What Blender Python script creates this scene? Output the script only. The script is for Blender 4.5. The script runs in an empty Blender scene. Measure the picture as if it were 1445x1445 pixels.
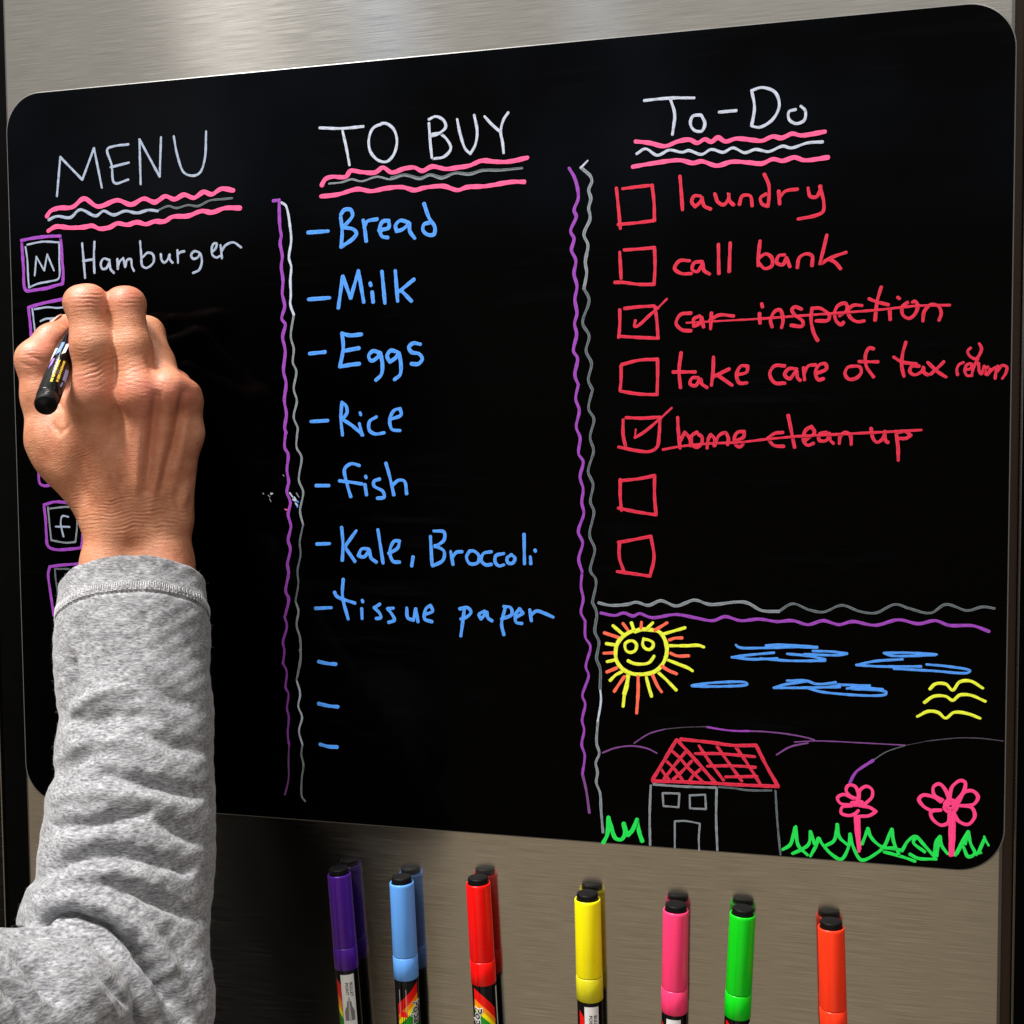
import bpy, math, random
import numpy as np
from mathutils import Vector, Matrix
from mathutils.bvhtree import BVHTree

# ------------------------------------------------------------------ camera
SC = bpy.context.scene
COL = SC.collection
CAM_POS = np.array([0.16296, -0.541706, -0.000587])
CAM_EUL = (1.51751780, 0.00754461, 0.246975388)
FOC = 1634.43            # focal length for a 1445 px wide frame
BOARD_W, BOARD_H = 0.500, 0.37989
cam_data = bpy.data.cameras.new('camera')
cam = bpy.data.objects.new('camera', cam_data)
COL.objects.link(cam)
cam.location = CAM_POS.tolist()
cam.rotation_euler = CAM_EUL
cam_data.sensor_width = 36.0
cam_data.lens = 36.0 * FOC / 1445.0
cam_data.clip_start = 0.01
cam_data.clip_end = 50.0
SC.camera = cam
CAM_ROT = np.array(cam.rotation_euler.to_matrix())

# ------------------------------------------------------------------ world: a dim kitchen around the fridge
world = bpy.data.worlds.new('World')
SC.world = world
world.use_nodes = True
wn, wl = world.node_tree.nodes, world.node_tree.links
wn.clear()
w_out = wn.new('ShaderNodeOutputWorld')
w_bg = wn.new('ShaderNodeBackground')
wl.new(w_bg.outputs[0], w_out.inputs[0])
w_tc = wn.new('ShaderNodeTexCoord')
w_sep = wn.new('ShaderNodeSeparateXYZ')
wl.new(w_tc.outputs['Generated'], w_sep.inputs[0])
w_ramp = wn.new('ShaderNodeValToRGB')
w_map = wn.new('ShaderNodeMapRange')
w_map.inputs['From Min'].default_value = -1.0
w_map.inputs['From Max'].default_value = 1.0
wl.new(w_sep.outputs['Z'], w_map.inputs['Value'])
wl.new(w_map.outputs[0], w_ramp.inputs[0])
cr = w_ramp.color_ramp
cr.elements[0].position = 0.0
cr.elements[0].color = (0.12, 0.09, 0.06, 1)
cr.elements[1].position = 1.0
cr.elements[1].color = (0.42, 0.41, 0.40, 1)
for pos, c in ((0.28, (0.11, 0.09, 0.065)), (0.42, (0.12, 0.10, 0.08)), (0.54, (0.22, 0.21, 0.19)), (0.66, (0.36, 0.35, 0.335))):
    e = cr.elements.new(pos)
    e.color = (*c, 1)
def w_math(op, a, b=None):
    n = wn.new('ShaderNodeMath')
    n.operation = op
    for i, v in enumerate((a, b)):
        if v is None:
            continue
        if isinstance(v, (int, float)):
            n.inputs[i].default_value = v
        else:
            wl.new(v, n.inputs[i])
    return n.outputs[0]
w_az = w_sep.outputs['X']
w_col = w_ramp.outputs[0]
def w_band(centre, width, colour, zlo, zhi, mode='ADD', edge=4.0):
    """a soft upright band, bright or dark, added to the surroundings for steel reflections"""
    global w_col
    d = w_math('DIVIDE', w_math('SUBTRACT', w_az, centre), width)
    g = w_math('POWER', 2.718, w_math('MULTIPLY', w_math('POWER', w_math('ABSOLUTE', d), edge), -1.0))
    mr = wn.new('ShaderNodeMapRange')
    mr.interpolation_type = 'SMOOTHSTEP'
    mr.inputs['From Min'].default_value = zlo
    mr.inputs['From Max'].default_value = zhi
    wl.new(w_sep.outputs['Z'], mr.inputs['Value'])
    f = w_math('MULTIPLY', g, mr.outputs[0])
    mx = wn.new('ShaderNodeMix')
    mx.data_type = 'RGBA'
    mx.blend_type = mode
    wl.new(f, mx.inputs[0])
    wl.new(w_col, mx.inputs[6])
    mx.inputs[7].default_value = (*colour, 1)
    w_col = mx.outputs[2]
w_band(-0.20, 0.56, (0.36, 0.280, 0.180), -3.0, -2.0, 'ADD', 8.0)  # broad bright patch added where the steel mirrors the surroundings
w_band(-0.20, 0.56, (0.08, 0.13, 0.18), -0.1, 0.4, 'ADD', 8.0)
w_band(-0.49, 0.040, (0.85, 0.81, 0.75), 0.05, 0.25)
w_band(-0.34, 0.022, (0.30, 0.46, 0.66), 0.05, 0.25)
w_band(-0.129, 0.020, (0.36, 0.46, 0.60), 0.05, 0.25)
w_band(-0.452, 0.146, (0.0, 0.0, 0.0), 0.24, 0.04, 'MIX', 8.0)  # dark figure mirrored in the lower left steel, put in as a band
wl.new(w_col, w_bg.inputs[0])
w_bg.inputs[1].default_value = 1.0

# ------------------------------------------------------------------ lamps
def area(name, loc, target, size, size_y, power, colour):
    l = bpy.data.lights.new(name, 'AREA')
    l.shape = 'RECTANGLE'
    l.size, l.size_y, l.energy, l.color = size, size_y, power, colour
    o = bpy.data.objects.new(name, l)
    COL.objects.link(o)
    o.location = loc
    o.rotation_euler = (Vector(target) - Vector(loc)).to_track_quat('-Z', 'Y').to_euler()
    return o
area('ceiling_lamp', (-0.78, -0.66, 1.85), (-0.08, 0, 0), 0.16, 0.7, 100, (1.0, 0.965, 0.92))
area('right_fill_light', (0.9, -1.1, 1.7), (0.1, 0, -0.1), 0.6, 0.6, 11, (1.0, 0.93, 0.84))  # unseen lamp added as soft fill from the right

SC.view_settings.view_transform = 'Standard'
SC.view_settings.look = 'None'
SC.view_settings.gamma = 1.0
SC.view_settings.exposure = 0.0
SC.view_settings.use_curve_mapping = False
SC.render.engine = 'CYCLES'

rng = random.Random(7)

# ------------------------------------------------------------------ helpers
def lin(rgb):
    return tuple((v / 12.92 if v <= 0.04045 else ((v + 0.055) / 1.055) ** 2.4) for v in (c / 255.0 for c in rgb))

def ray(px, py):
    return CAM_ROT @ np.array([(px - 722.5) / FOC, -(py - 722.5) / FOC, -1.0])

def on_plane(px, py, y):
    """where the line of sight through a photo pixel meets the upright plane at depth y"""
    d = ray(px, py)
    return CAM_POS + d * ((y - CAM_POS[1]) / d[1])

def to_px(P):
    c = (np.asarray(P) - CAM_POS) @ CAM_ROT
    return 722.5 + FOC * c[..., 0] / -c[..., 2], 722.5 - FOC * c[..., 1] / -c[..., 2]

def empty(name, loc, parent=None):
    o = bpy.data.objects.new(name, None)
    COL.objects.link(o)
    o.empty_display_size = 0.02
    o.location = loc
    if parent:
        o.parent = parent
        o.location = Vector(loc) - world_loc(parent)
    return o

def tag(o, label=None, cat=None, group=None, kind=None):
    for k, v in (('label', label), ('category', cat), ('group', group), ('kind', kind)):
        if v:
            o[k] = v
    return o

def world_loc(o):
    v = Vector((0, 0, 0))
    while o is not None:
        v += o.location
        o = o.parent
    return v

def mesh_obj(name, verts, faces, mats, parent=None, loc=None, smooth=True, mat_idx=None, uv=None):
    """verts in world space; loc = world origin of the object"""
    verts = np.asarray(verts, dtype=float)
    if loc is None:
        loc = (verts.min(0) + verts.max(0)) / 2
    loc = np.asarray(loc, dtype=float)
    me = bpy.data.meshes.new(name)
    me.from_pydata((verts - loc).tolist(), [], [list(map(int, f)) for f in faces])
    if not isinstance(mats, (list, tuple)):
        mats = [mats]
    for m in mats:
        me.materials.append(m)
    if mat_idx is not None:
        me.polygons.foreach_set('material_index', list(mat_idx))
    me.polygons.foreach_set('use_smooth', [smooth] * len(me.polygons))
    if uv is not None:
        lay = me.uv_layers.new(name='UVMap')
        li = np.zeros(len(me.loops), dtype=np.int32)
        me.loops.foreach_get('vertex_index', li)
        lay.data.foreach_set('uv', np.asarray(uv, dtype=np.float32)[li].ravel())
    me.update()
    o = bpy.data.objects.new(name, me)
    COL.objects.link(o)
    if parent is not None:
        o.parent = parent
        o.location = Vector(loc.tolist()) - world_loc(parent)
    else:
        o.location = loc.tolist()
    return o

def box_geo(x0, x1, y0, y1, z0, z1):
    v = [(x, y, z) for x in (x0, x1) for y in (y0, y1) for z in (z0, z1)]
    f = [(0, 1, 3, 2), (4, 6, 7, 5), (0, 4, 5, 1), (2, 3, 7, 6), (0, 2, 6, 4), (1, 5, 7, 3)]
    return v, f

def bevel(o, w, seg=3):
    m = o.modifiers.new('bevel', 'BEVEL')
    m.width, m.segments, m.limit_method = w, seg, 'ANGLE'
    return o

# ------------------------------------------------------------------ materials
def new_mat(name):
    m = bpy.data.materials.new(name)
    m.use_nodes = True
    nt = m.node_tree
    b = nt.nodes['Principled BSDF']
    return m, nt, b

def nd(nt, t, **kw):
    n = nt.nodes.new(t)
    for k, v in kw.items():
        setattr(n, k, v)
    return n

def tex_coord(nt, scale, kind='Object', rot=(0, 0, 0)):
    tc = nd(nt, 'ShaderNodeTexCoord')
    mp = nd(nt, 'ShaderNodeMapping')
    mp.inputs['Scale'].default_value = scale
    mp.inputs['Rotation'].default_value = rot
    nt.links.new(tc.outputs[kind], mp.inputs[0])
    return mp.outputs[0]

def noise(nt, vec, scale=1.0, detail=4.0, rough=0.55):
    n = nd(nt, 'ShaderNodeTexNoise')
    n.inputs['Scale'].default_value = scale
    n.inputs['Detail'].default_value = detail
    n.inputs['Roughness'].default_value = rough
    nt.links.new(vec, n.inputs['Vector'])
    return n.outputs[0]

def ramp(nt, fac, stops):
    r = nd(nt, 'ShaderNodeValToRGB')
    e = r.color_ramp.elements
    e[0].position, e[0].color = stops[0][0], (*stops[0][1], 1)
    e[1].position, e[1].color = stops[-1][0], (*stops[-1][1], 1)
    for p, c in stops[1:-1]:
        k = e.new(p)
        k.color = (*c, 1)
    nt.links.new(fac, r.inputs[0])
    return r.outputs[0]

def grey(v):
    return (v, v, v)

def mixc(nt, fac, a, b, mode='MIX'):
    n = nd(nt, 'ShaderNodeMix', data_type='RGBA', blend_type=mode)
    for s, v in ((0, fac), (6, a), (7, b)):
        if isinstance(v, (int, float)):
            n.inputs[s].default_value = v
        elif isinstance(v, tuple):
            n.inputs[s].default_value = (*v, 1)
        else:
            nt.links.new(v, n.inputs[s])
    return n.outputs[2]

def bump(nt, b, height, strength, dist, prev=None):
    n = nd(nt, 'ShaderNodeBump')
    n.inputs['Strength'].default_value = strength
    n.inputs['Distance'].default_value = dist
    nt.links.new(height, n.inputs['Height'])
    if prev is not None:
        nt.links.new(prev, n.inputs['Normal'])
    nt.links.new(n.outputs[0], b.inputs['Normal'])
    return n.outputs[0]

def steel_mat():
    m, nt, b = new_mat('brushed_steel')
    fine = noise(nt, tex_coord(nt, (40, 40, 2600)), 1.0, 3.0, 0.6)
    mid = noise(nt, tex_coord(nt, (90, 90, 1500)), 1.0, 2.0, 0.5)
    big = noise(nt, tex_coord(nt, (6, 6, 9)), 1.0, 3.0, 0.5)
    c1 = ramp(nt, fine, [(0.3, (0.30, 0.295, 0.287)), (0.7, (0.48, 0.47, 0.455))])
    c2 = ramp(nt, mid, [(0.55, grey(1.0)), (0.8, grey(1.06))])
    col = mixc(nt, 1.0, c1, c2, 'MULTIPLY')
    col = mixc(nt, 1.0, col, ramp(nt, big, [(0.3, grey(0.96)), (0.7, grey(1.03))]), 'MULTIPLY')
    nt.links.new(col, b.inputs['Base Color'])
    b.inputs['Metallic'].default_value = 1.0
    nt.links.new(ramp(nt, fine, [(0.3, grey(0.125)), (0.7, grey(0.18))]), b.inputs['Roughness'])
    b.inputs['Anisotropic'].default_value = 0.9
    t = nd(nt, 'ShaderNodeCombineXYZ')
    t.inputs[2].default_value = 1.0
    nt.links.new(t.outputs[0], b.inputs['Tangent'])
    bump(nt, b, fine, 0.06, 0.0003)
    return m

def plain(name, rgb, rough=0.4, metallic=0.0, spec=0.5, coat=0.0, mottling=0.06, scale=60):
    m, nt, b = new_mat(name)
    n = noise(nt, tex_coord(nt, (scale,) * 3), 1.0, 4.0)
    lo = tuple(c * (1 - mottling) for c in rgb)
    hi = tuple(min(1, c * (1 + mottling)) for c in rgb)
    nt.links.new(ramp(nt, n, [(0.3, lo), (0.7, hi)]), b.inputs['Base Color'])
    nt.links.new(ramp(nt, n, [(0.3, grey(rough * 0.85)), (0.7, grey(min(1, rough * 1.15)))]), b.inputs['Roughness'])
    b.inputs['Metallic'].default_value = metallic
    b.inputs['Specular IOR Level'].default_value = spec
    b.inputs['Coat Weight'].default_value = coat
    return m

def ink(name, rgb, edge=0.25, streak=0.16, core=1.0):
    """chalk marker ink: streaky along the stroke, a little paler where it pooled at the rim"""
    m, nt, b = new_mat(name)
    base = lin(rgb)
    tc = nd(nt, 'ShaderNodeUVMap')
    mp = nd(nt, 'ShaderNodeMapping')
    mp.inputs['Scale'].default_value = (420, 2.6, 1)
    nt.links.new(tc.outputs[0], mp.inputs[0])
    n = noise(nt, mp.outputs[0], 1.0, 3.0)
    c = ramp(nt, n, [(0.33, tuple(v * (1 - 2.0 * streak) for v in base)), (0.48, tuple(v * (1 - 0.3 * streak) for v in base)), (0.66, tuple(min(1, v * (1 + streak * 0.6)) for v in base))])
    sep = nd(nt, 'ShaderNodeSeparateXYZ')
    nt.links.new(tc.outputs[0], sep.inputs[0])
    ab = nd(nt, 'ShaderNodeMath', operation='ABSOLUTE')
    nt.links.new(sep.outputs[1], ab.inputs[0])
    mr = nd(nt, 'ShaderNodeMapRange', interpolation_type='SMOOTHSTEP')
    mr.inputs['From Min'].default_value, mr.inputs['From Max'].default_value = 0.35, 0.95
    mr.inputs['To Max'].default_value = edge
    nt.links.new(ab.outputs[0], mr.inputs[0])
    pale = tuple(min(1, v * 0.75 + 0.25) for v in base)
    if core < 1:           # thin ink that has drawn off towards both rims of the stroke
        m2 = nd(nt, 'ShaderNodeMapRange', interpolation_type='SMOOTHSTEP')
        m2.inputs['From Min'].default_value, m2.inputs['From Max'].default_value = 0.15, 0.6
        m2.inputs['To Min'].default_value = 1.0 - core
        m2.inputs['To Max'].default_value = 0.0
        nt.links.new(ab.outputs[0], m2.inputs[0])
        c = mixc(nt, m2.outputs[0], c, (0.004, 0.004, 0.005))
    nt.links.new(mixc(nt, mr.outputs[0], c, pale), b.inputs['Base Color'])
    b.inputs['Roughness'].default_value = 0.55
    b.inputs['Specular IOR Level'].default_value = 0.25
    return m

M_STEEL = steel_mat()
M_BLACK_GAP = plain('black_gap', (0.0012, 0.0012, 0.0012), 0.6, spec=0.03)
M_BROWN = plain('brown_gasket', (0.030, 0.016, 0.011), 0.5, spec=0.25)
def board_mat():
    m, nt, b = new_mat('black_board_coating')
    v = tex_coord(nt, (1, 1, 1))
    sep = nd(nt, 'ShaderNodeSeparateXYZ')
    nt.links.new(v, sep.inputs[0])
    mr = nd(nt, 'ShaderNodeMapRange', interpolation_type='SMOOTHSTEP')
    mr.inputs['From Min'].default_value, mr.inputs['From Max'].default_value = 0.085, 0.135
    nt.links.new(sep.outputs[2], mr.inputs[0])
    reflection_noise = ramp(nt, noise(nt, tex_coord(nt, (7, 7, 9)), 1.0, 3.0), [(0.36, grey(0.1)), (0.66, grey(1))])
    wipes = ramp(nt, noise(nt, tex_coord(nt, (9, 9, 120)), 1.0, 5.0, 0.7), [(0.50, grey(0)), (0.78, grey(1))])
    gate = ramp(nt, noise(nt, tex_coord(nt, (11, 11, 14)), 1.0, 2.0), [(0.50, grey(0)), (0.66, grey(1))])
    c = mixc(nt, mixc(nt, 1.0, mr.outputs[0], reflection_noise, 'MULTIPLY'), (0.0003, 0.0003, 0.0004), (0.0020, 0.0029, 0.0050))  # bluish reflection painted into the colour along the top of the board
    c = mixc(nt, mixc(nt, 1.0, wipes, gate, 'MULTIPLY'), c, (0.0024, 0.0027, 0.0036))
    nt.links.new(c, b.inputs['Base Color'])
    b.inputs['Roughness'].default_value = 0.09
    b.inputs['Specular IOR Level'].default_value = 0.03
    return m
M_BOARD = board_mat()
INK = dict(
    white=ink('white_ink', (188, 198, 220), 0.08, 0.3),
    pale=ink('pale_white_ink', (158, 174, 200), 0.08, 0.32),
    grey=ink('thin_white_ink', (140, 150, 160), 0.1, 0.3, 0.6),
    dim=ink('faint_white_ink', (104, 115, 124), 0.1, 0.4, 0.45),
    ghost=ink('worn_ink', (74, 66, 82), 0.05, 0.4),
    pink=ink('pink_ink', (255, 92, 150), 0.12, 0.24),
    hot=ink('hot_pink_ink', (255, 62, 135), 0.10),
    purple=ink('purple_ink', (150, 62, 184), 0.10, 0.28),
    thin=ink('thin_purple_ink', (122, 66, 140), 0.1, 0.3),
    blue=ink('blue_ink', (66, 150, 255), 0.28, 0.26),
    red=ink('red_ink', (217, 31, 67), 0.12, 0.28),
    yellow=ink('yellow_ink', (232, 244, 60), 0.10, 0.22),
    orange=ink('orange_ink', (255, 104, 76), 0.10),
    green=ink('green_ink', (16, 224, 80), 0.10))

# ------------------------------------------------------------------ the refrigerator front
Y_DOOR = 0.0025
ZT, ZB = 0.44, -0.44
fridge = empty('refrigerator', (0, Y_DOOR, ZB))
tag(fridge, 'brushed stainless steel refrigerator door front behind the black message board', 'refrigerator')
xl = on_plane(9, 183, Y_DOOR)[0] - 0.0008
xr = 0.2500
def door_geo(x0, x1, y0, depth, r):
    """upright steel sheet whose two long edges roll back"""
    prof = [(x0, y0 + depth)]
    for k in range(7):
        a = math.pi / 2 * k / 6
        prof.append((x0 + r - r * math.cos(a), y0 + r - r * math.sin(a)))
    for k in range(7):
        a = math.pi / 2 * k / 6
        prof.append((x1 - r + r * math.sin(a), y0 + r - r * math.cos(a)))
    prof.append((x1, y0 + depth))
    v = [(x, y, z) for z in (ZB, ZT) for x, y in prof]
    n = len(prof)
    f = [(i, i + 1, n + i + 1, n + i) for i in range(n - 1)]
    return v, f
mesh_obj('door_panel', *door_geo(xl, xr, Y_DOOR, 0.05, 0.0022), M_STEEL, fridge)
xg0, xg1 = xr + 0.0006, on_plane(1426, 1212, Y_DOOR + 0.010)[0]
mesh_obj('door_gasket', *box_geo(xr + 0.0005, xg1, Y_DOOR + 0.006, Y_DOOR + 0.05, ZB, ZT), M_BROWN, fridge, smooth=False)
xs1 = on_plane(1434, 1212, Y_DOOR + 0.004)[0]
mesh_obj('trim_strip', *door_geo(xg1 + 0.0002, xs1, Y_DOOR + 0.004, 0.045, 0.0006), M_STEEL, fridge)
xs0 = on_plane(3, 1200, Y_DOOR + 0.012)[0]
mesh_obj('trim_strip', *door_geo(xs0 - 0.02, xs0 + 0.0009, Y_DOOR + 0.012, 0.003, 0.0006), M_STEEL, fridge)
mesh_obj('cabinet_body', *box_geo(-0.42, 0.42, Y_DOOR + 0.0505, Y_DOOR + 0.16, ZB, ZT), M_BLACK_GAP, fridge, smooth=False)

# ------------------------------------------------------------------ the black message board
board = empty('message_board', (0, Y_DOOR, -BOARD_H / 2))
tag(board, 'glossy black message board covered in bright handwritten lists and drawings', 'message board')
def board_panel():
    w, h, r = BOARD_W / 2, BOARD_H / 2, 0.0200
    out = []
    for cx, cz, a0 in ((w - r, h - r, 0), (-w + r, h - r, 90), (-w + r, -h + r, 180), (w - r, -h + r, 270)):
        for k in range(17):
            a = math.radians(a0 + 90 * k / 16)
            out.append((cx + r * math.cos(a), cz + r * math.sin(a)))
    n = len(out)
    b = 0.0006
    v, f = [], []
    def ring(inset, y):
        for x, z in out:
            s = math.hypot(x, z)
            v.append((x - inset * (1 if x > 0 else -1) * min(1, abs(x) / w), y, z - inset * (1 if z > 0 else -1) * min(1, abs(z) / h)))
    ring(0, Y_DOOR + 0.0001)
    ring(0, b)
    ring(b * 0.3, b * 0.3)
    ring(b, 0.0)
    for k in range(3):
        for i in range(n):
            j = (i + 1) % n
            f.append((k * n + i, k * n + j, (k + 1) * n + j, (k + 1) * n + i))
    f.append(tuple(3 * n + i for i in range(n)))
    return v, f
M_RIM = plain('board_rim', (0.13, 0.13, 0.13), 0.35, spec=0.5)
v_, f_ = board_panel()
idx_ = [1] * (len(f_) - 1) + [0]
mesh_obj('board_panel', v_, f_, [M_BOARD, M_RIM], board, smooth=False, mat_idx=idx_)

# ------------------------------------------------------------------ handwriting: flat ribbons of dried ink on the board
VIEW = dict(A=(0, 100, 3.6125), B=(380, 130, 3.6125), C=(380, 520, 3.1413), D=(780, 100, 3.284), E=(840, 220, 3.6125),
            F=(840, 390, 2.4083), G=(820, 640, 2.312), H=(830, 1000, 4.661), I=(840, 860, 2.4914), J=(360, 880, 2.89),
            K=(20, 320, 12.04), L=(1040, 400, 3.568), M=(860, 590, 6.02), N=(1050, 400, 4.817), O=(1150, 480, 4.898),
            P1=(780, 210, 4.13), P2=(780, 540, 4.13), P3=(790, 850, 4.13), P4=(370, 260, 4.13), P5=(370, 600, 4.13),
            P6=(370, 880, 5.16), Q=(1090, 1090, 4.379), R=(840, 860, 8.5), S=(0, 380, 4.25), T=(0, 600, 4.25),
            U=(1140, 980, 4.738), X=(0, 0, 1.0))
LAYER = [0]
CORNER = [95]

def smooth_path(pts):
    """centripetal Catmull-Rom through the pen's path, sampled about every 1.3 px"""
    P = np.array(pts, float)
    if len(P) == 1:
        P = np.vstack([P, P + (0.6, 0.4)])
    if len(P) == 2:
        n = max(2, int(np.hypot(*(P[1] - P[0])) / 4))
        return P[0] + (P[1] - P[0]) * np.linspace(0, 1, n + 1)[:, None]
    closed = np.hypot(*(P[0] - P[-1])) < 0.5
    Q = np.vstack([P[-2] if closed else 2 * P[0] - P[1], P, P[1] if closed else 2 * P[-1] - P[-2]])
    out = []
    for i in range(len(P) - 1):
        p0, p1, p2, p3 = Q[i:i + 4]
        t = [0]
        for a, b in ((p0, p1), (p1, p2), (p2, p3)):
            t.append(t[-1] + max(1e-3, np.hypot(*(b - a)) ** 0.5))
        n = max(2, int(np.hypot(*(p2 - p1)) / 1.3))
        for s in np.linspace(t[1], t[2], n, endpoint=False):
            A1 = (t[1] - s) / (t[1] - t[0]) * p0 + (s - t[0]) / (t[1] - t[0]) * p1
            A2 = (t[2] - s) / (t[2] - t[1]) * p1 + (s - t[1]) / (t[2] - t[1]) * p2
            A3 = (t[3] - s) / (t[3] - t[2]) * p2 + (s - t[2]) / (t[3] - t[2]) * p3
            B1 = (t[2] - s) / (t[2] - t[0]) * A1 + (s - t[0]) / (t[2] - t[0]) * A2
            B2 = (t[3] - s) / (t[3] - t[1]) * A2 + (s - t[1]) / (t[3] - t[1]) * A3
            out.append((t[2] - s) / (t[2] - t[1]) * B1 + (s - t[1]) / (t[2] - t[1]) * B2)
    out.append(P[-1])
    return np.array(out)

def split_corners(pts, lim=95):
    segs, cur = [], [pts[0]]
    for i in range(1, len(pts)):
        cur.append(pts[i])
        if i < len(pts) - 1:
            a = np.subtract(pts[i], pts[i - 1])
            b = np.subtract(pts[i + 1], pts[i])
            na, nb = np.hypot(*a), np.hypot(*b)
            if na > 7 and nb > 7 and math.degrees(math.acos(np.clip(a @ b / (na * nb), -1, 1))) > lim:
                segs.append(cur)
                cur = [pts[i]]
    segs.append(cur)
    return segs

def ribbon(path, wpx, verts, faces, uvs):
    """path in photo px, width in photo px"""
    C = np.array([on_plane(x, y, 0.0) for x, y in path])[:, [0, 2]]
    mid = path[len(path) // 2]
    e = on_plane(mid[0] + 1, mid[1], 0.0) - on_plane(mid[0] - 1, mid[1], 0.0)
    g = on_plane(mid[0], mid[1] + 1, 0.0) - on_plane(mid[0], mid[1] - 1, 0.0)
    hw = 0.89 * wpx * (np.hypot(e[0], e[2]) + np.hypot(g[0], g[2])) / 4 / 2
    T = np.gradient(C, axis=0)
    T /= np.maximum(1e-9, np.hypot(T[:, 0], T[:, 1]))[:, None]
    s = np.concatenate([[0], np.cumsum(np.hypot(*np.diff(C, axis=0).T))])
    ph = rng.uniform(0, 50)
    wv = 1 + 0.09 * np.sin(s * 420 + ph) + 0.06 * np.sin(s * 1100 + ph * 2)
    rows = []
    for a in (90, 65, 40, 18):
        a = math.radians(a)
        rows.append((C[0] - T[0] * hw * math.sin(a), T[0], hw * max(0.02, math.cos(a)) * wv[0], s[0] - hw))
    for i in range(len(C)):
        rows.append((C[i], T[i], hw * wv[i], s[i]))
    for a in (18, 40, 65, 90):
        a = math.radians(a)
        rows.append((C[-1] + T[-1] * hw * math.sin(a), T[-1], hw * max(0.02, math.cos(a)) * wv[-1], s[-1] + hw))
    LAYER[0] += 1
    base = 0.00008 + 0.000014 * (LAYER[0] % 20)
    n0 = len(verts)
    VV = (-1, -0.6, 0, 0.6, 1)
    for k, (c, t, w, u) in enumerate(rows):
        nrm = np.array([-t[1], t[0]])
        h = base + 0.00004 * k / len(rows)
        for v in VV:
            p = c + nrm * w * v
            verts.append((p[0], -(h + 0.000018 * (1 - v * v)), p[1]))
            uvs.append((u + ph, v))
    for k in range(len(rows) - 1):
        for q in range(4):
            a = n0 + k * 5 + q
            faces.append((a, a + 5, a + 6, a + 1))

def write(name, parent, strokes, label=None):
    """strokes: (colour, width px, view, 'x,y x,y ...;x,y ...')"""
    verts, faces, uvs, idx, mats = [], [], [], [], []
    for colour, w, view, text in strokes:
        x0, y0, sc = VIEW[view]
        if INK[colour] not in mats:
            mats.append(INK[colour])
        for part in text.split(';'):
            pts = [tuple(float(c) for c in p.split(',')) for p in part.split()]
            pts = [(x0 + x / sc, y0 + y / sc) for x, y in pts]
            for seg in split_corners(pts, CORNER[0]):
                ribbon(smooth_path(seg), w, verts, faces, uvs)
        idx += [mats.index(INK[colour])] * (len(faces) - len(idx))
    o = mesh_obj(name, verts, faces, mats, parent, mat_idx=idx, uv=uvs)
    if label:
        o['label'] = label
    return o

# headings and their underlines
hd = write('heading', board, [('pale', 3.5, 'A', '291,638 308,440 420,555 480,395 520,595;655,375 580,385 548,400 570,480 585,572 655,555;565,492 658,468;718,578 712,350 815,540 822,340;887,335 905,430 940,520 985,535 1020,520 1045,450 1052,310')], 'white MENU heading')
write('underline', hd, [
    ('pink', 6.6, 'A', '240,742 260,715 300,700 370,695 430,652 500,692 600,660 670,682 735,652 790,670 845,640 890,655 940,632 990,648 1040,618 1080,630 1130,602 1190,610;248,816 285,795 360,800 430,797 470,790 510,805 560,798 600,778 650,785 700,772 745,782 790,768 840,768 880,745 960,740 1030,715 1080,722 1150,700 1225,700'),
    ('pale', 4.2, 'A', '250,760 290,742 360,748 410,708 490,740 530,715 580,735 640,715 700,725 760,710 805,715'),
    ('dim', 3.0, 'A', '800,715 860,690 900,700 960,685 1010,690 1070,662 1130,655 1185,650')])
hd = write('heading', board, [('white', 4.2, 'B', '258,183 370,186 480,176;375,200 395,290 410,372;580,160 530,185 508,250 520,310 560,350 600,355 635,320 652,250 635,190 600,162 575,160;815,160 822,260 830,335;815,140 850,125 890,145 900,180 860,215 830,225;830,215 870,212 915,255 925,290 890,330 835,340;958,140 975,220 1000,290 1025,315 1050,270 1060,200 1045,118;1098,125 1140,170 1180,205;1218,105 1195,140 1180,200 1190,260 1195,310')], 'white TO BUY heading')
write('underline', hd, [
    ('pink', 6.6, 'B', '268,475 285,445 320,432 390,432 415,402 470,408 540,410 580,385 625,410 690,390 740,385 780,402 830,380 900,392 960,385 1020,375 1085,350 1150,355 1220,355 1315,335;265,532 350,522 450,495 520,505 600,490 680,485 740,500 790,488 890,480 960,500 1010,485 1100,480 1240,458 1300,458'),
    ('grey', 2.8, 'B', '305,467 370,460 420,445 470,455 550,432 620,445 690,425 770,445 820,425 880,442 950,415 1020,422 1090,402 1180,400 1290,388'),
    ('dim', 2.6, 'B', '620,436 690,420 770,436 820,418 880,432 950,410 1020,414 1090,396 1180,396 1290,386')])
hd = write('heading', board, [('white', 4.6, 'D', '425,138 540,127 655,126;545,130 565,200 555,295;685,205 650,210 638,245 655,275 690,280 705,245 690,208;772,192 850,185;922,92 935,170 922,255;922,92 970,78 1030,100 1050,160 1020,225 960,262 925,258;1125,180 1095,190 1095,225 1125,245 1165,230 1170,185 1150,165')], 'white To-Do heading')
write('underline', hd, [
    ('pink', 6.8, 'D', '385,328 450,335 520,350 580,328 635,320 670,335 705,318 735,330 765,310 800,328 850,315 930,322 970,325 1020,305 1060,312 1110,292 1150,300 1260,283;372,445 460,430 590,415 650,428 690,420 760,440 830,422 900,425 970,430 1020,410 1065,418 1120,402 1165,415 1275,402'),
    ('white', 4.4, 'D', '390,385 430,362 485,392 540,368 600,378 630,370 690,388 735,365 790,378 835,358 890,380 940,365 1000,375 1065,350 1105,358 1180,335 1250,330')])

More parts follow.
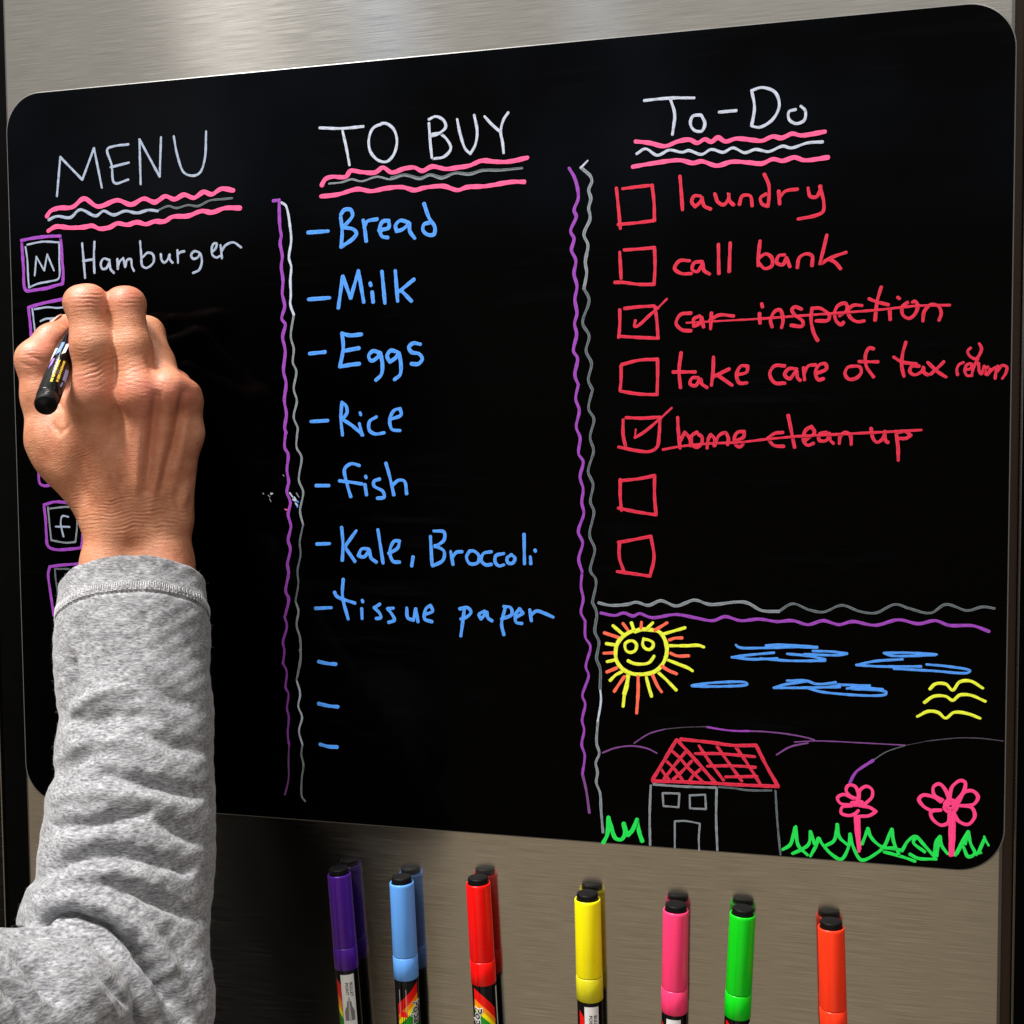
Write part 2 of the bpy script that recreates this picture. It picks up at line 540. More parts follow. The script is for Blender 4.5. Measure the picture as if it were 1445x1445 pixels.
# weekday boxes down the left side, and the first menu entry
def day(strokes, letter, label):
    CORNER[0] = 62
    d = write('weekday_box', board, strokes, label)
    CORNER[0] = 95
    if letter:
        write('letter', d, letter)
day([('purple', 4.6, 'K', '130,235 300,200 600,165 785,160 800,300 815,560 835,800 825,970 700,1000 550,1045 350,1075 220,1090 180,1040 160,700 135,330 130,235'),
     ('pale', 2.8, 'K', '225,305 480,255 760,265;195,345 225,560 240,850 255,1020;255,1035 400,970 600,930 740,895 770,850 770,560 768,300')],
    [('pale', 2.7, 'K', '352,830 380,510 515,745 565,470 680,745')], 'purple box with the letter M')
day([('purple', 4.6, 'X', '96,421 80,424 61,428 40.5,434 43,457 45,479 50,507 58,510 78,507 105,503 108,470 104,420'),
     ('pale', 2.7, 'X', '49,436.5 68,433.6 81,434.6 96,433;46,436 50.6,474 54,500 80,498 97,495 98,460 96,434')],
    [('pale', 2.8, 'S', '245,312 275,298 320,295 360,292;305,298 312,380')], 'purple box half hidden by the thumb')
day([('purple', 4.4, 'X', '104,528 78,530 49,536 52,560 54,590 58,604 85,601 110,598 108,560 104,526'),
     ('white', 2.8, 'X', '98,537 70,539 58,542 62,580 64,594 98,590 100,560 98,537')], None, None)
day([('purple', 4.2, 'X', '108,632 80,634 54,640 55,662 56.5,682 63,685.5 80,682 112,679 112,650 108,630'),
     ('white', 2.6, 'X', '102,641 80,643 63,648 64,672 74,675 104,672 104,655 102,641')], None, None)
day([('purple', 4.2, 'T', '410,465 330,460 265,478 275,560 280,650 290,725 330,745 430,742 490,735 500,600 486,480 410,465'),
     ('grey', 2.5, 'T', '290,492 300,600 310,690 400,705 455,700 465,600 462,500 410,490 300,500')],
    [('pale', 2.6, 'T', '410,550 375,545 365,580 370,620 382,668;335,608 418,610')], 'purple box with the letter f')
day([('purple', 4.0, 'T', '470,832 380,838 300,848 290,890 300,980 315,1080 322,1140 400,1145 520,1130 510,900 480,832'),
     ('dim', 2.3, 'T', '415,862 330,862 335,920 345,990 352,1090 430,1100 480,1090')], None, None)
write('menu_entry', board, [('pale', 3.5, 'A', '420,880 428,970 435,1055;483,872 480,950 483,1030;425,970 470,962;560,965 530,958 515,985 525,1010 545,1005 560,968 565,1010 582,1030;600,960 602,1010 610,975 630,955 640,1000 650,965 668,960 675,1000 685,1020;716,870 722,940 728,995 750,1005 785,975 780,935 755,928 730,950;820,935 825,965 838,978 855,962 865,935 866,960 880,978;905,915 908,978;905,940 920,925 940,920;1015,925 990,920 975,940 985,958 1010,950 1020,930 1030,970 1015,1015 985,1030;1080,925 1100,905 1105,880 1090,882 1080,905 1085,940 1105,952 1120,945;1125,890 1132,955;1130,920 1150,890 1190,875 1230,900')], 'the word Hamburger in white')

# shopping list
for text, view, word in (
    ('198,716 300,709;365,640 372,700 368,790;365,625 385,600 415,600 425,630 395,670 375,690;380,690 430,700 445,720 430,745 375,785;480,655 488,700 495,760;485,690 500,660 550,648;560,705 610,690 610,655 580,660 565,690 575,735 605,742;710,665 670,655 645,680 650,710 680,700 715,670 718,710 742,745;790,570 815,640 845,690 840,725 810,728 785,705 790,675 820,665', 'B', 'Bread'),
    ('202,1057 308,1049;352,1100 375,940 415,1050 455,912 482,1070;525,1020 530,1070;515,975 518,985;575,915 590,1075;643,912 655,1065;738,955 665,1015;672,1010 725,1065', 'B', 'Milk'),
    ('207,1333 285,1325;470,1235 410,1240 372,1230 378,1300 362,1400 415,1390 460,1385;380,1320 458,1305;565,1330 530,1320 508,1345 520,1370 550,1355 568,1330 578,1390 572,1440 545,1468;655,1325 620,1318 602,1345 615,1375 645,1355 662,1330 672,1385 668,1440 640,1465;770,1285 735,1280 712,1300 725,1325 765,1335 780,1360 760,1385 725,1385', 'B', 'Eggs'),
    ('185,235 260,231;322,150 318,220 325,295;322,150 340,165 345,195 325,225;325,225 370,255 415,295;400,245 412,295;403,197 406,205;475,215 445,235 445,275 470,290 510,285;540,225 585,205 580,178 555,185 535,225 545,270 580,275', 'C', 'Rice'),
    ('208,519 265,519;400,430 365,422 335,445 345,510 362,568;312,498 370,505 412,512;425,515 432,560;428,478 430,484;490,490 465,500 465,520 505,545 510,570 480,575;518,420 535,480 553,560;545,520 575,495 600,500 610,555', 'C', 'fish'),
    ('212,778 268,776;322,705 328,780 325,850;385,720 335,790;335,790 380,855;440,800 410,800 395,830 420,835 445,805 452,840 475,858;482,715 505,862;530,820 570,795 578,765 555,765 535,810 550,855 578,858;638,835 632,875;715,745 722,870;730,720 775,725 775,760 735,790;735,785 775,810 770,850 725,875;805,812 815,868;812,840 830,815 855,812;890,808 875,835 890,865 925,860 930,830 905,808 885,812;985,812 950,820 940,850 960,870 985,868;1040,820 1005,830 1003,860 1020,875 1040,870;1075,825 1055,840 1060,862 1080,862 1090,840 1072,825;1130,735 1132,865;1158,835 1160,865;1178,805 1180,810', 'C', 'Kale, Broccoli'),
    ('205,1063 275,1060;328,935 325,1010 350,1110;290,992 300,1010 380,1040;410,1065 412,1108;413,1028 415,1034;490,1045 465,1060 490,1085 495,1105 475,1108;550,1062 525,1065 545,1090 555,1115 530,1125;610,1062 615,1105 640,1115 650,1065 660,1122;690,1090 725,1075 715,1050 695,1065 690,1110 722,1122;865,1070 860,1110 850,1185;845,1065 880,1060 895,1080 870,1105 850,1110;955,1075 930,1090 940,1110 965,1080 970,1105 988,1118;1045,1065 1030,1130 1040,1180;1040,1055 1070,1060 1075,1090 1030,1110;1090,1105 1125,1085 1110,1065 1092,1090 1095,1125 1120,1130;1155,1070 1162,1118;1160,1095 1185,1075 1220,1085 1258,1102', 'C', 'tissue paper'),
    ('260,155 300,163 330,165', 'J', None), ('260,326 300,335 338,339', 'J', None), ('266,492 300,501 335,503', 'J', None)):
    write('shopping_entry', board, [('blue', 5.6 if view == 'B' else 4.9 if word else 5.4, view, text)], 'the words %s in blue' % word if word else None)

# tasks: boxes, ticks, words and the lines through them
def task(box, view, tick=None, words=None, strike=None, label=None):
    CORNER[0] = 62
    b = write('checkbox', board, [('red', 4.9, view, box)])
    CORNER[0] = 95
    if tick:
        write('check_mark', b, tick)
    if words:
        t = write('task_text', board, words, 'the words %s in red' % label)
        if strike:
            write('strike_line', t, strike)
task('108,165 118,260 128,370;140,168 200,160 290,150 300,240 302,330 210,342 118,350', 'E', None,
     [('red', 5.2, 'E', '432,105 440,200 445,275;535,205 505,205 492,235 510,260 540,230 545,210 555,255 588,272;610,195 625,235 655,250 680,215 680,190 685,230 705,250;735,248 750,205 790,205 800,255;862,95 885,150 885,220 880,258 850,245 842,215 870,195;935,180 940,245;940,210 970,180 1030,170;1085,165 1095,205 1125,210 1145,180 1150,155;1145,155 1165,240 1160,285 1120,305 1035,322')], None, 'laundry')
task('125,492 132,625;148,480 220,475 302,468 305,560 300,655 220,655 140,645 100,645', 'E', None,
     [('red', 5.2, 'E', '480,535 430,535 405,575 440,600 490,600;545,540 505,545 495,580 520,590 548,550 555,585 582,602;628,452 630,600;688,445 683,590;840,435 832,510 830,560;832,545 865,575 900,560 900,520 870,500 835,520;965,505 935,510 925,545 955,555 975,520 992,565;1030,570 1040,520 1075,500 1105,510 1105,560;1180,405 1165,470 1145,550;1278,492 1200,520 1150,550;1190,525 1225,545 1250,575')], None, 'call bank')
task('125,785 125,860 120,925;150,778 220,770 300,765;305,770 315,850 320,930 210,925 125,920', 'E',
     [('red', 4.6, 'E', '205,840 200,870 215,868 280,810 320,775'), ('red', 3.2, 'E', '315,780 365,730')],
     [('red', 5.2, 'F', '325,125 290,130 275,160 295,182 325,185;355,135 335,145 335,170 355,160 362,140 368,172;395,125 392,178;390,150 420,132 470,135'),
      ('red', 5.2, 'N', '105,205 108,270;120,140 125,160;190,295 180,250 210,190 245,180 265,250 255,300;390,175 345,160 325,180 345,215 400,260 395,290 320,285;460,180 455,250 475,340 500,388;460,170 520,170 580,220 570,250 490,255;650,220 700,180 690,135 640,150 615,200 630,260 660,280 675,265;800,150 740,150 705,190 730,240 770,260 815,255;932,25 905,120 890,250;850,105 900,125 980,145;990,180 993,245;1045,95 1055,103;1110,130 1075,160 1080,215 1120,238 1160,210 1180,150 1160,120 1145,128;1215,255 1225,190 1270,145 1320,155 1340,200 1325,250')],
     [('red', 2.8, 'F', '310,158 420,152 550,145'), ('red', 3.8, 'F', '550,145 750,130 950,115 1100,100 1205,98')], 'car inspection')
task('88,305 88,350 85,385;90,300 150,285 212,282 212,340 210,402 150,400 85,390', 'F', None,
     [('red', 5.2, 'F', '292,260 285,320 290,378;265,325 300,325 340,325;350,345 330,345 322,365 340,372 358,350 362,365 380,378;402,275 400,330 395,370;455,315 405,340;415,335 465,370;480,335 515,325 518,305 495,305 480,335 490,362 515,362'),
      ('red', 5.2, 'L', '240,415 190,415 165,455 190,500 240,502;300,430 260,430 240,460 265,480 290,450 300,440 305,475 318,488;335,425 340,485;338,450 360,415 395,410;395,455 450,430 445,405 415,410 395,450 410,485 435,480'),
      ('red', 5.0, 'O', '275,180 225,190 208,235 235,270 290,260 320,220 310,185 275,180;405,60 375,55 350,100 355,180 405,255;305,148 370,150 435,150;628,15 605,100 600,180 615,250;545,118 600,150 700,165;720,180 670,180 655,215 685,240 740,215 750,185 755,225 780,240;780,155 850,220 905,255;890,150 850,190 800,235'),
      ('red', 4.4, 'O', '1025,155 995,170 980,205 985,240;1040,205 1080,195 1080,165 1050,170 1035,210 1050,245 1085,245;1075,55 1055,75 1065,105 1110,130 1140,95 1150,55 1135,25;1125,130 1100,180 1085,230;1130,160 1135,215 1150,235 1165,190;1170,180 1180,235;1175,200 1195,185;1210,200 1190,240 1230,200 1265,180 1250,225 1245,265;1260,215 1295,175 1325,185 1320,225 1295,265')], None, 'take care of tax return')
task('95,488 95,540 105,585;80,580 140,592 185,595 210,580 217,540 220,485;105,480 160,482 220,478', 'F',
     [('red', 2.4, 'F', '138,520 135,548'), ('red', 4.4, 'F', '135,548 165,530 225,480'), ('red', 3.0, 'F', '225,480 260,447')],
     [('red', 5.0, 'M', '580,-4 585,100 600,255;600,200 640,120 680,170 690,235;745,120 700,150 705,230 745,250 785,210 785,160 760,140;830,255 840,180 860,140 890,170 890,235;895,235 930,150 985,125 1010,170 1005,225;1060,195 1140,160 1145,115 1090,120 1060,170 1075,230 1110,245 1135,220'),
      ('red', 5.2, 'L', '230,750 190,755 155,780 185,815 235,820;258,665 275,750 290,825;345,790 390,750 375,720 345,740 335,790 355,815 385,805;450,750 415,760 415,790 450,790 465,755 470,790 485,805;515,805 520,770 545,750 570,765 575,810;675,730 685,780 705,800 735,780 745,745 750,795 760,800;800,745 810,820 812,890;805,750 850,745 875,765 850,780 815,780')],
     [('red', 3.6, 'X', '935.6,634.5 960,630 1000,626 1045,624 1080,620 1124,615.8'), ('red', 4.0, 'X', '1124,615.8 1208,611.6 1264,608.8 1300,606.8')], 'home clean up')
task('128,85 128,140 132,185;135,88 190,82 240,72 240,140 245,200 180,190 122,178', 'G')
task('125,290 125,340 140,385;122,290 150,285 228,270 238,340 225,400 170,392 118,385', 'G')

# wavy dividing lines
write('divider_line', board, [
    ('purple', 4.8, 'P4', '65,97 100,92;100,92 100,170 105,260 112,300 105,340 118,420 112,480 122,560 118,640 132,710 115,785 135,815 120,890 135,970 125,1090 140,1160 130,1260 142,1340 132,1420 141,1450'),
    ('purple', 4.4, 'P5', '137,45 132,130 152,170 145,260 155,330 145,390 165,450 152,520 168,590 152,670 165,720 148,810 155,860 138,970 155,1010 132,1120'),
    ('purple', 3.6, 'P5', '132,1120 145,1170 122,1265 130,1310 122,1390'),
    ('purple', 3.2, 'P6', '150,285 180,350 172,465 192,510 182,620 195,680 187,800 197,880'),
    ('thin', 2.6, 'P6', '197,880 193,1000 193,1130 167,1245')])
write('divider_line', board, [
    ('white', 3.8, 'P4', '115,108 138,125 165,260 170,330 157,430 170,480 165,560 168,650 165,700 185,760'),
    ('grey', 3.2, 'P4', '185,760 168,890 185,960 180,1040 200,1090 185,1195 203,1260 185,1360 208,1420 206,1450'),
    ('grey', 3.0, 'P5', '205,45 202,130 230,185 215,320 240,390 222,500 240,580'),
    ('dim', 2.6, 'P5', '240,580 220,680 225,750 207,850 212,920 195,1025'),
    ('grey', 3.0, 'P5', '195,1025 212,1080 202,1165 222,1240 225,1340 210,1445'),
    ('grey', 2.8, 'P6', '275,190 285,240 252,410'),
    ('white', 2.9, 'P6', '252,410 278,510 265,600 292,680 270,780 295,880'),
    ('grey', 2.8, 'P6', '295,880 287,950 302,1030 290,1130 292,1260 315,1292')])
write('divider_line', board, [
    ('purple', 5.0, 'P1', '97,115 130,175 150,285 125,360 138,395 105,480 125,525 110,590 135,650 125,730 142,800 130,880 142,960 128,1020 140,1080 122,1180 145,1220 130,1320 150,1375'),
    ('purple', 4.4, 'P2', '150,12 135,95 155,160 138,260 160,320 152,415 178,460 160,550 178,620 170,700 182,760 150,870 175,930 152,1030 172,1100'),
    ('purple', 4.0, 'P2', '172,1100 165,1190 178,1260 165,1340 190,1390'),
    ('purple', 3.8, 'P3', '148,110 150,205 178,255 152,375 168,425 132,545 148,590 130,690 142,740 128,830 145,890 132,1000'),
    ('thin', 3.8, 'P3', '132,1000 155,1100 172,1225')])
write('divider_line', board, [
    ('grey', 4.8, 'P1', '165,110 220,160 228,190 210,240 222,290 210,345 218,405 182,500 205,560 190,660 198,720 182,815'),
    ('white', 3.0, 'P1', '203,70 165,110'),
    ('dim', 4.2, 'P1', '182,815 212,880 175,1015 212,1090 195,1180 226,1250 208,1350 232,1403'),
    ('dim', 3.8, 'P2', '232,40 210,155 240,210 218,320 238,395 207,520 235,590 220,695 240,750 215,890 245,970 220,1095 252,1150 232,1275'),
    ('dim', 4.4, 'P3', '190,0 215,60 205,170 228,230 215,330 235,385 235,500'),
    ('white', 3.2, 'P3', '235,500 240,570 222,690'),
    ('grey', 3.8, 'P3', '222,690 215,820 230,880 210,935 220,990 213,1050 235,1110 240,1200 252,1340')])
write('divider_line', board, [
    ('grey', 4.6, 'G', '58,487 95,495 150,492 180,485 220,495 260,480 310,497 370,478 420,492 535,485 590,512 645,515'),
    ('dim', 3.8, 'G', '645,515 690,490 745,510 790,517 850,495 910,515 960,520 1025,492 1070,505 1140,520 1190,492 1260,512 1310,500 1348,505')])
write('divider_line', board, [('purple', 4.8, 'G', '65,520 110,528 140,520 170,530 190,522 230,535 310,525 370,535 430,545 470,532 520,545 580,540 640,548 690,545 740,558 790,545 840,558 885,548 960,560 1035,542 1100,555 1155,545 1200,560 1280,562 1330,580')])

# the little landscape
sun = write('sun_drawing', board, [('yellow', 6.0, 'R', '480,265 540,240 680,245 770,270 830,350 858,450 850,560 790,680 700,750 580,775 450,770 340,720 260,620 245,510 270,400 350,310 470,245')], 'yellow smiling sun with yellow and orange rays')
write('eye', sun, [('yellow', 4.6, 'R', '410,375 360,410 370,490 420,515 480,490 495,420 450,375 405,380')])
write('eye', sun, [('yellow', 4.6, 'R', '580,350 570,420 600,465 650,480 690,450 695,400 640,365 585,355')])
write('mouth', sun, [('yellow', 4.8, 'R', '395,615 460,645 540,655 640,640 680,600 705,560')])
write('rays', sun, [
    ('yellow', 4.9, 'R', '215,195 355,315;435,160 460,235;690,160 620,230;1075,220 815,295;870,435 1100,435 1240,430 1300,450;855,600 1010,660 1120,705 1165,735;750,750 860,850 970,965;610,795 640,920 675,1040;320,745 240,790 180,850;235,605 145,625;245,425 135,410'),
    ('yellow', 6.6, 'R', '395,790 380,900 350,1010'), ('yellow', 4.6, 'R', '352,1000 335,1160'),
    ('orange', 4.9, 'R', '110,280 290,340;335,170 395,250;555,155 550,225;860,160 715,250;890,365 950,345 1040,340;905,525 980,555 1120,555;800,680 880,730 975,770;690,790 750,920 795,985;515,800 515,980 498,1240;350,805 290,890 230,980;260,700 140,750;215,520 105,525')])
for text in ('495,125 505,133 600,135 700,132 780,134;600,127 650,124 780,132;628,152 540,160 480,168 550,175 640,172;580,172 680,180 808,180;675,156 740,162 808,175;765,146 830,148 885,155 860,160 800,160 735,157',
             '1200,158 1100,152 1015,153 1040,162 1195,160;1080,175 980,182 918,195 1000,200 1145,200;1050,208 1180,215 1310,222 1318,215 1240,200 1165,193',
             '340,268 420,257 530,257 535,263 450,270 340,268',
             '675,250 740,250 780,262 845,256;740,253 660,265 628,275 720,275 860,272;745,275 800,290 1020,298 1022,290 900,278;885,278 965,268 780,262;900,272 1010,280'):
    write('cloud_drawing', board, [('blue', 3.9, 'I', text)])
write('bird_drawing', board, [('yellow', 4.8, 'G', '1138,768 1155,752 1190,752 1212,772 1235,745 1270,742 1310,765')])
write('bird_drawing', board, [('yellow', 4.8, 'G', '1120,812 1150,792 1190,792 1212,805 1235,788 1270,788 1318,808')])
write('bird_drawing', board, [('yellow', 4.8, 'I', '1133,376 1170,358 1205,362 1232,382 1260,362 1305,365 1352,382')])
for strokes in ([('thin', 2.3, 'H', '95,290 180,258 290,245 390,262 452,292')],
                [('thin', 1.9, 'H', '302,227 400,165 500,135'), ('ghost', 1.3, 'H', '500,135 620,123 780,118'), ('purple', 2.8, 'H', '780,120 850,132 950,145 1060,147'), ('thin', 2.2, 'H', '1060,147 1150,150 1300,165 1445,192 1488,206')],
                [('thin', 2.6, 'H', '1240,302 1330,250 1445,225'), ('thin', 1.8, 'I', '700,466 780,462 960,470 1090,477')],
                [('purple', 4.4, 'U', '282,585 320,520 435,440'), ('dim', 1.4, 'U', '435,440 520,385 650,340'), ('ghost', 0.9, 'U', '650,340 800,310'), ('ghost', 1.6, 'U', '800,310 1000,290 1150,292 1305,310')]):
    write('hill_line', board, strokes)
CORNER[0] = 60
house = write('house_drawing', board, [('grey', 3.4, 'H', '412,505 405,700 408,895;430,497 560,507 650,512 840,518;845,520 842,720 850,930'), ('dim', 3.0, 'H', '860,514 950,522 1050,536 1205,538;1232,540 1245,750 1265,960')], 'grey house outline with a red hatched roof')
write('window', house, [('grey', 2.8, 'H', '490,555 600,558 595,648 495,640 490,555')])
write('window', house, [('grey', 2.8, 'H', '668,570 770,565 775,660 670,655 668,570')])
write('door', house, [('grey', 2.6, 'H', '570,915 570,740 640,738 735,755 728,850 730,930')])
CORNER[0] = 95
write('roof', house, [('red', 5.2, 'H', '580,205 425,465;585,205 700,330 840,490;425,475 600,480 840,490;610,200 800,220 950,240 1105,240;1105,240 1170,370 1250,510;840,490 1000,500 1250,510'),
                      ('red', 4.6, 'H', '555,280 600,320 660,390 750,475;515,345 570,400 620,470;480,400 530,465;640,285 570,370 500,460;680,345 620,410 560,465;735,400 690,440 670,470;730,245 800,350 890,470;850,250 920,350 1010,475;970,250 1040,350 1135,500;705,295 850,295 1095,315;785,378 950,375 1100,385;905,448 1110,445')])
fl = write('flower_drawing', board, [('hot', 4.9, 'Q', '520,160 490,150 455,110 470,78 510,85 530,130 525,165;535,160 540,110 580,85 615,105 615,150 570,195;500,160 440,135 402,155 420,190 490,200;490,205 430,215 425,250 470,265 510,255 530,235;535,205 600,215 640,240 600,265 530,270;490,185 555,180 550,195 500,200 525,190')], 'small pink flower')
write('stem', fl, [('hot', 4.8, 'Q', '512,265 520,380 535,485;532,275 536,400 540,470')])
fl = write('flower_drawing', board, [('hot', 5.4, 'Q', '1050,170 1000,140 995,90 1030,70 1070,110 1090,170;1095,160 1110,90 1160,50 1190,60 1185,110 1140,170;1150,185 1190,120 1240,115 1270,150 1245,195 1160,205;1160,205 1230,215 1250,270 1210,320 1150,300 1120,250;1095,240 1085,310 1040,325 985,280 980,240 1040,232;1040,180 990,150 930,140 905,165 935,210 990,240;1065,195 1080,175 1110,170 1138,190 1140,220 1115,245 1080,240 1062,215 1085,195 1115,195 1120,215 1095,222 1080,210')], 'large pink flower')
write('stem', fl, [('hot', 6.0, 'Q', '1103,250 1100,380 1100,510;1120,255 1118,380 1112,508')])
write('grass_drawing', board, [('green', 5.0, 'Q', '65,475 110,445 138,340;145,335 160,450 215,508;125,500 190,470 225,440 235,365;235,365 250,410 260,440;235,515 270,450 285,405 300,430 360,500 425,535 470,460 480,380;480,380 500,460 550,540 640,500 690,455 735,350;738,350 750,430 780,500;320,455 380,420 400,320 415,400 470,450;555,440 590,345 610,400 680,460 760,465;690,490 800,520 880,548;720,470 800,480;800,485 840,420 885,395 930,440 1000,520;890,400 870,430 940,490;850,505 900,530 1010,535;1000,520 1010,430 1035,395 1045,450 1080,500;1035,400 1025,450 1015,515;1130,510 1170,430 1210,365 1225,440 1250,500 1210,520 1180,460;1140,500 1205,380 1190,440'),
                               ('green', 3.2, 'Q', '1200,520 1290,495;1260,510 1305,410;1275,500 1310,420;1308,395 1318,420 1335,450')])
write('grass_drawing', board, [('green', 6.2, 'H', '100,880 125,830 135,715 150,770 180,850 215,860 240,830 235,755 260,830 290,800 320,730;322,730 335,810 355,870')])
# sparkling reflections on the board, painted as small flecks of ink
write('painted_glints', board, [('grey', 1.4, 'P5', '35,408 45,418;50,395 62,400;44,430 52,445;5,395 10,402;122,290 128,296;200,395 215,420'),
                        ('white', 2.4, 'P5', '52,402 60,398;162,395 178,418;180,432 192,440;196,455 206,468;188,420 198,436'),
                        ('blue', 1.8, 'P5', '200,440 212,448;205,470 207,478'), ('pink', 1.6, 'P5', '134,490 146,494')])

# ------------------------------------------------------------------ paint markers
def text_geo(body, size, spacing=1.0):
    """outlines of a word as triangles: verts (x right, y up), faces"""
    cu = bpy.data.curves.new('lettering', 'FONT')
    cu.body, cu.size, cu.space_character = body, size, spacing
    cu.align_x, cu.align_y = 'LEFT', 'CENTER'
    cu.resolution_u = 4
    cu.offset = size * 0.018
    o = bpy.data.objects.new('lettering', cu)
    COL.objects.link(o)
    dg = bpy.context.evaluated_depsgraph_get()
    dg.update()
    me = o.evaluated_get(dg).to_mesh()
    v = np.array([tuple(p.co)[:2] for p in me.vertices])
    f = [tuple(p.vertices) for p in me.polygons]
    o.evaluated_get(dg).to_mesh_clear()
    bpy.data.objects.remove(o)
    bpy.data.curves.remove(cu)
    return v, f

def lathe(profile, n=48, close_top=True):
    v, f = [], []
    for r, h in profile:
        for k in range(n):
            a = 2 * math.pi * k / n
            v.append((r * math.cos(a), r * math.sin(a), h))
    for i in range(len(profile) - 1):
        for k in range(n):
            j = (k + 1) % n
            f.append((i * n + k, i * n + j, (i + 1) * n + j, (i + 1) * n + k))
    f.append(tuple(range(n))[::-1])
    if close_top:
        b = (len(profile) - 1) * n
        f.append(tuple(b + k for k in range(n)))
    return v, f

def frame_of(top, bottom, front):
    """rotation whose Z runs bottom -> top and whose -Y looks towards 'front'"""
    z = (top - bottom) / np.linalg.norm(top - bottom)
    y = -(front - z * (front @ z))
    y /= np.linalg.norm(y)
    return np.stack([np.cross(y, z), y, z], 1)

def place(v, R, origin):
    return np.asarray(v, float) @ R.T + origin

def wrap(pts2, r, proud):
    """(arc across the front in metres, height) -> on the barrel; 0 = straight at the viewer"""
    p = np.asarray(pts2, float)
    a = p[:, 0] / r - math.pi / 2
    return np.stack([(r + proud) * np.cos(a), (r + proud) * np.sin(a), p[:, 1]], 1)

def strip(poly_l, poly_r, n):
    """quad strip between two point lists, split n times across so that it follows the barrel"""
    L_, R_ = np.array(poly_l), np.array(poly_r)
    v, f = [], []
    for i in range(len(L_)):
        for k in range(n + 1):
            v.append(L_[i] + (R_[i] - L_[i]) * k / n)
    for i in range(len(L_) - 1):
        for k in range(n):
            a = i * (n + 1) + k
            f.append((a, a + 1, a + n + 2, a + n + 1))
    return np.array(v), f

M_PLUG = plain('black_plug_plastic', (0.003, 0.003, 0.0035), 0.5, spec=0.14)
M_BARREL = plain('black_barrel_gloss', (0.0022, 0.0022, 0.0025), 0.14, spec=0.3)
M_PAPER = plain('white_label', (0.72, 0.72, 0.73), 0.45, mottling=0.03, scale=300)
M_PRINT = plain('black_print', (0.01, 0.01, 0.012), 0.45)
M_NIB = plain('grey_print', (0.16, 0.16, 0.17), 0.4)
M_NIB_PALE = plain('pale_grey_print', (0.42, 0.42, 0.43), 0.4)
RAIN = [plain('label_red', lin((228, 8, 8)), 0.3), plain('label_orange', lin((250, 140, 20)), 0.3),
        plain('label_yellow', lin((255, 232, 10)), 0.3), plain('label_green', lin((20, 140, 30)), 0.3)]
M_GOLD = plain('label_gold', lin((225, 190, 60)), 0.35)
M_LILAC = plain('label_lilac', lin((150, 110, 205)), 0.35)
M_SKYB = plain('label_blue', lin((110, 150, 225)), 0.35)

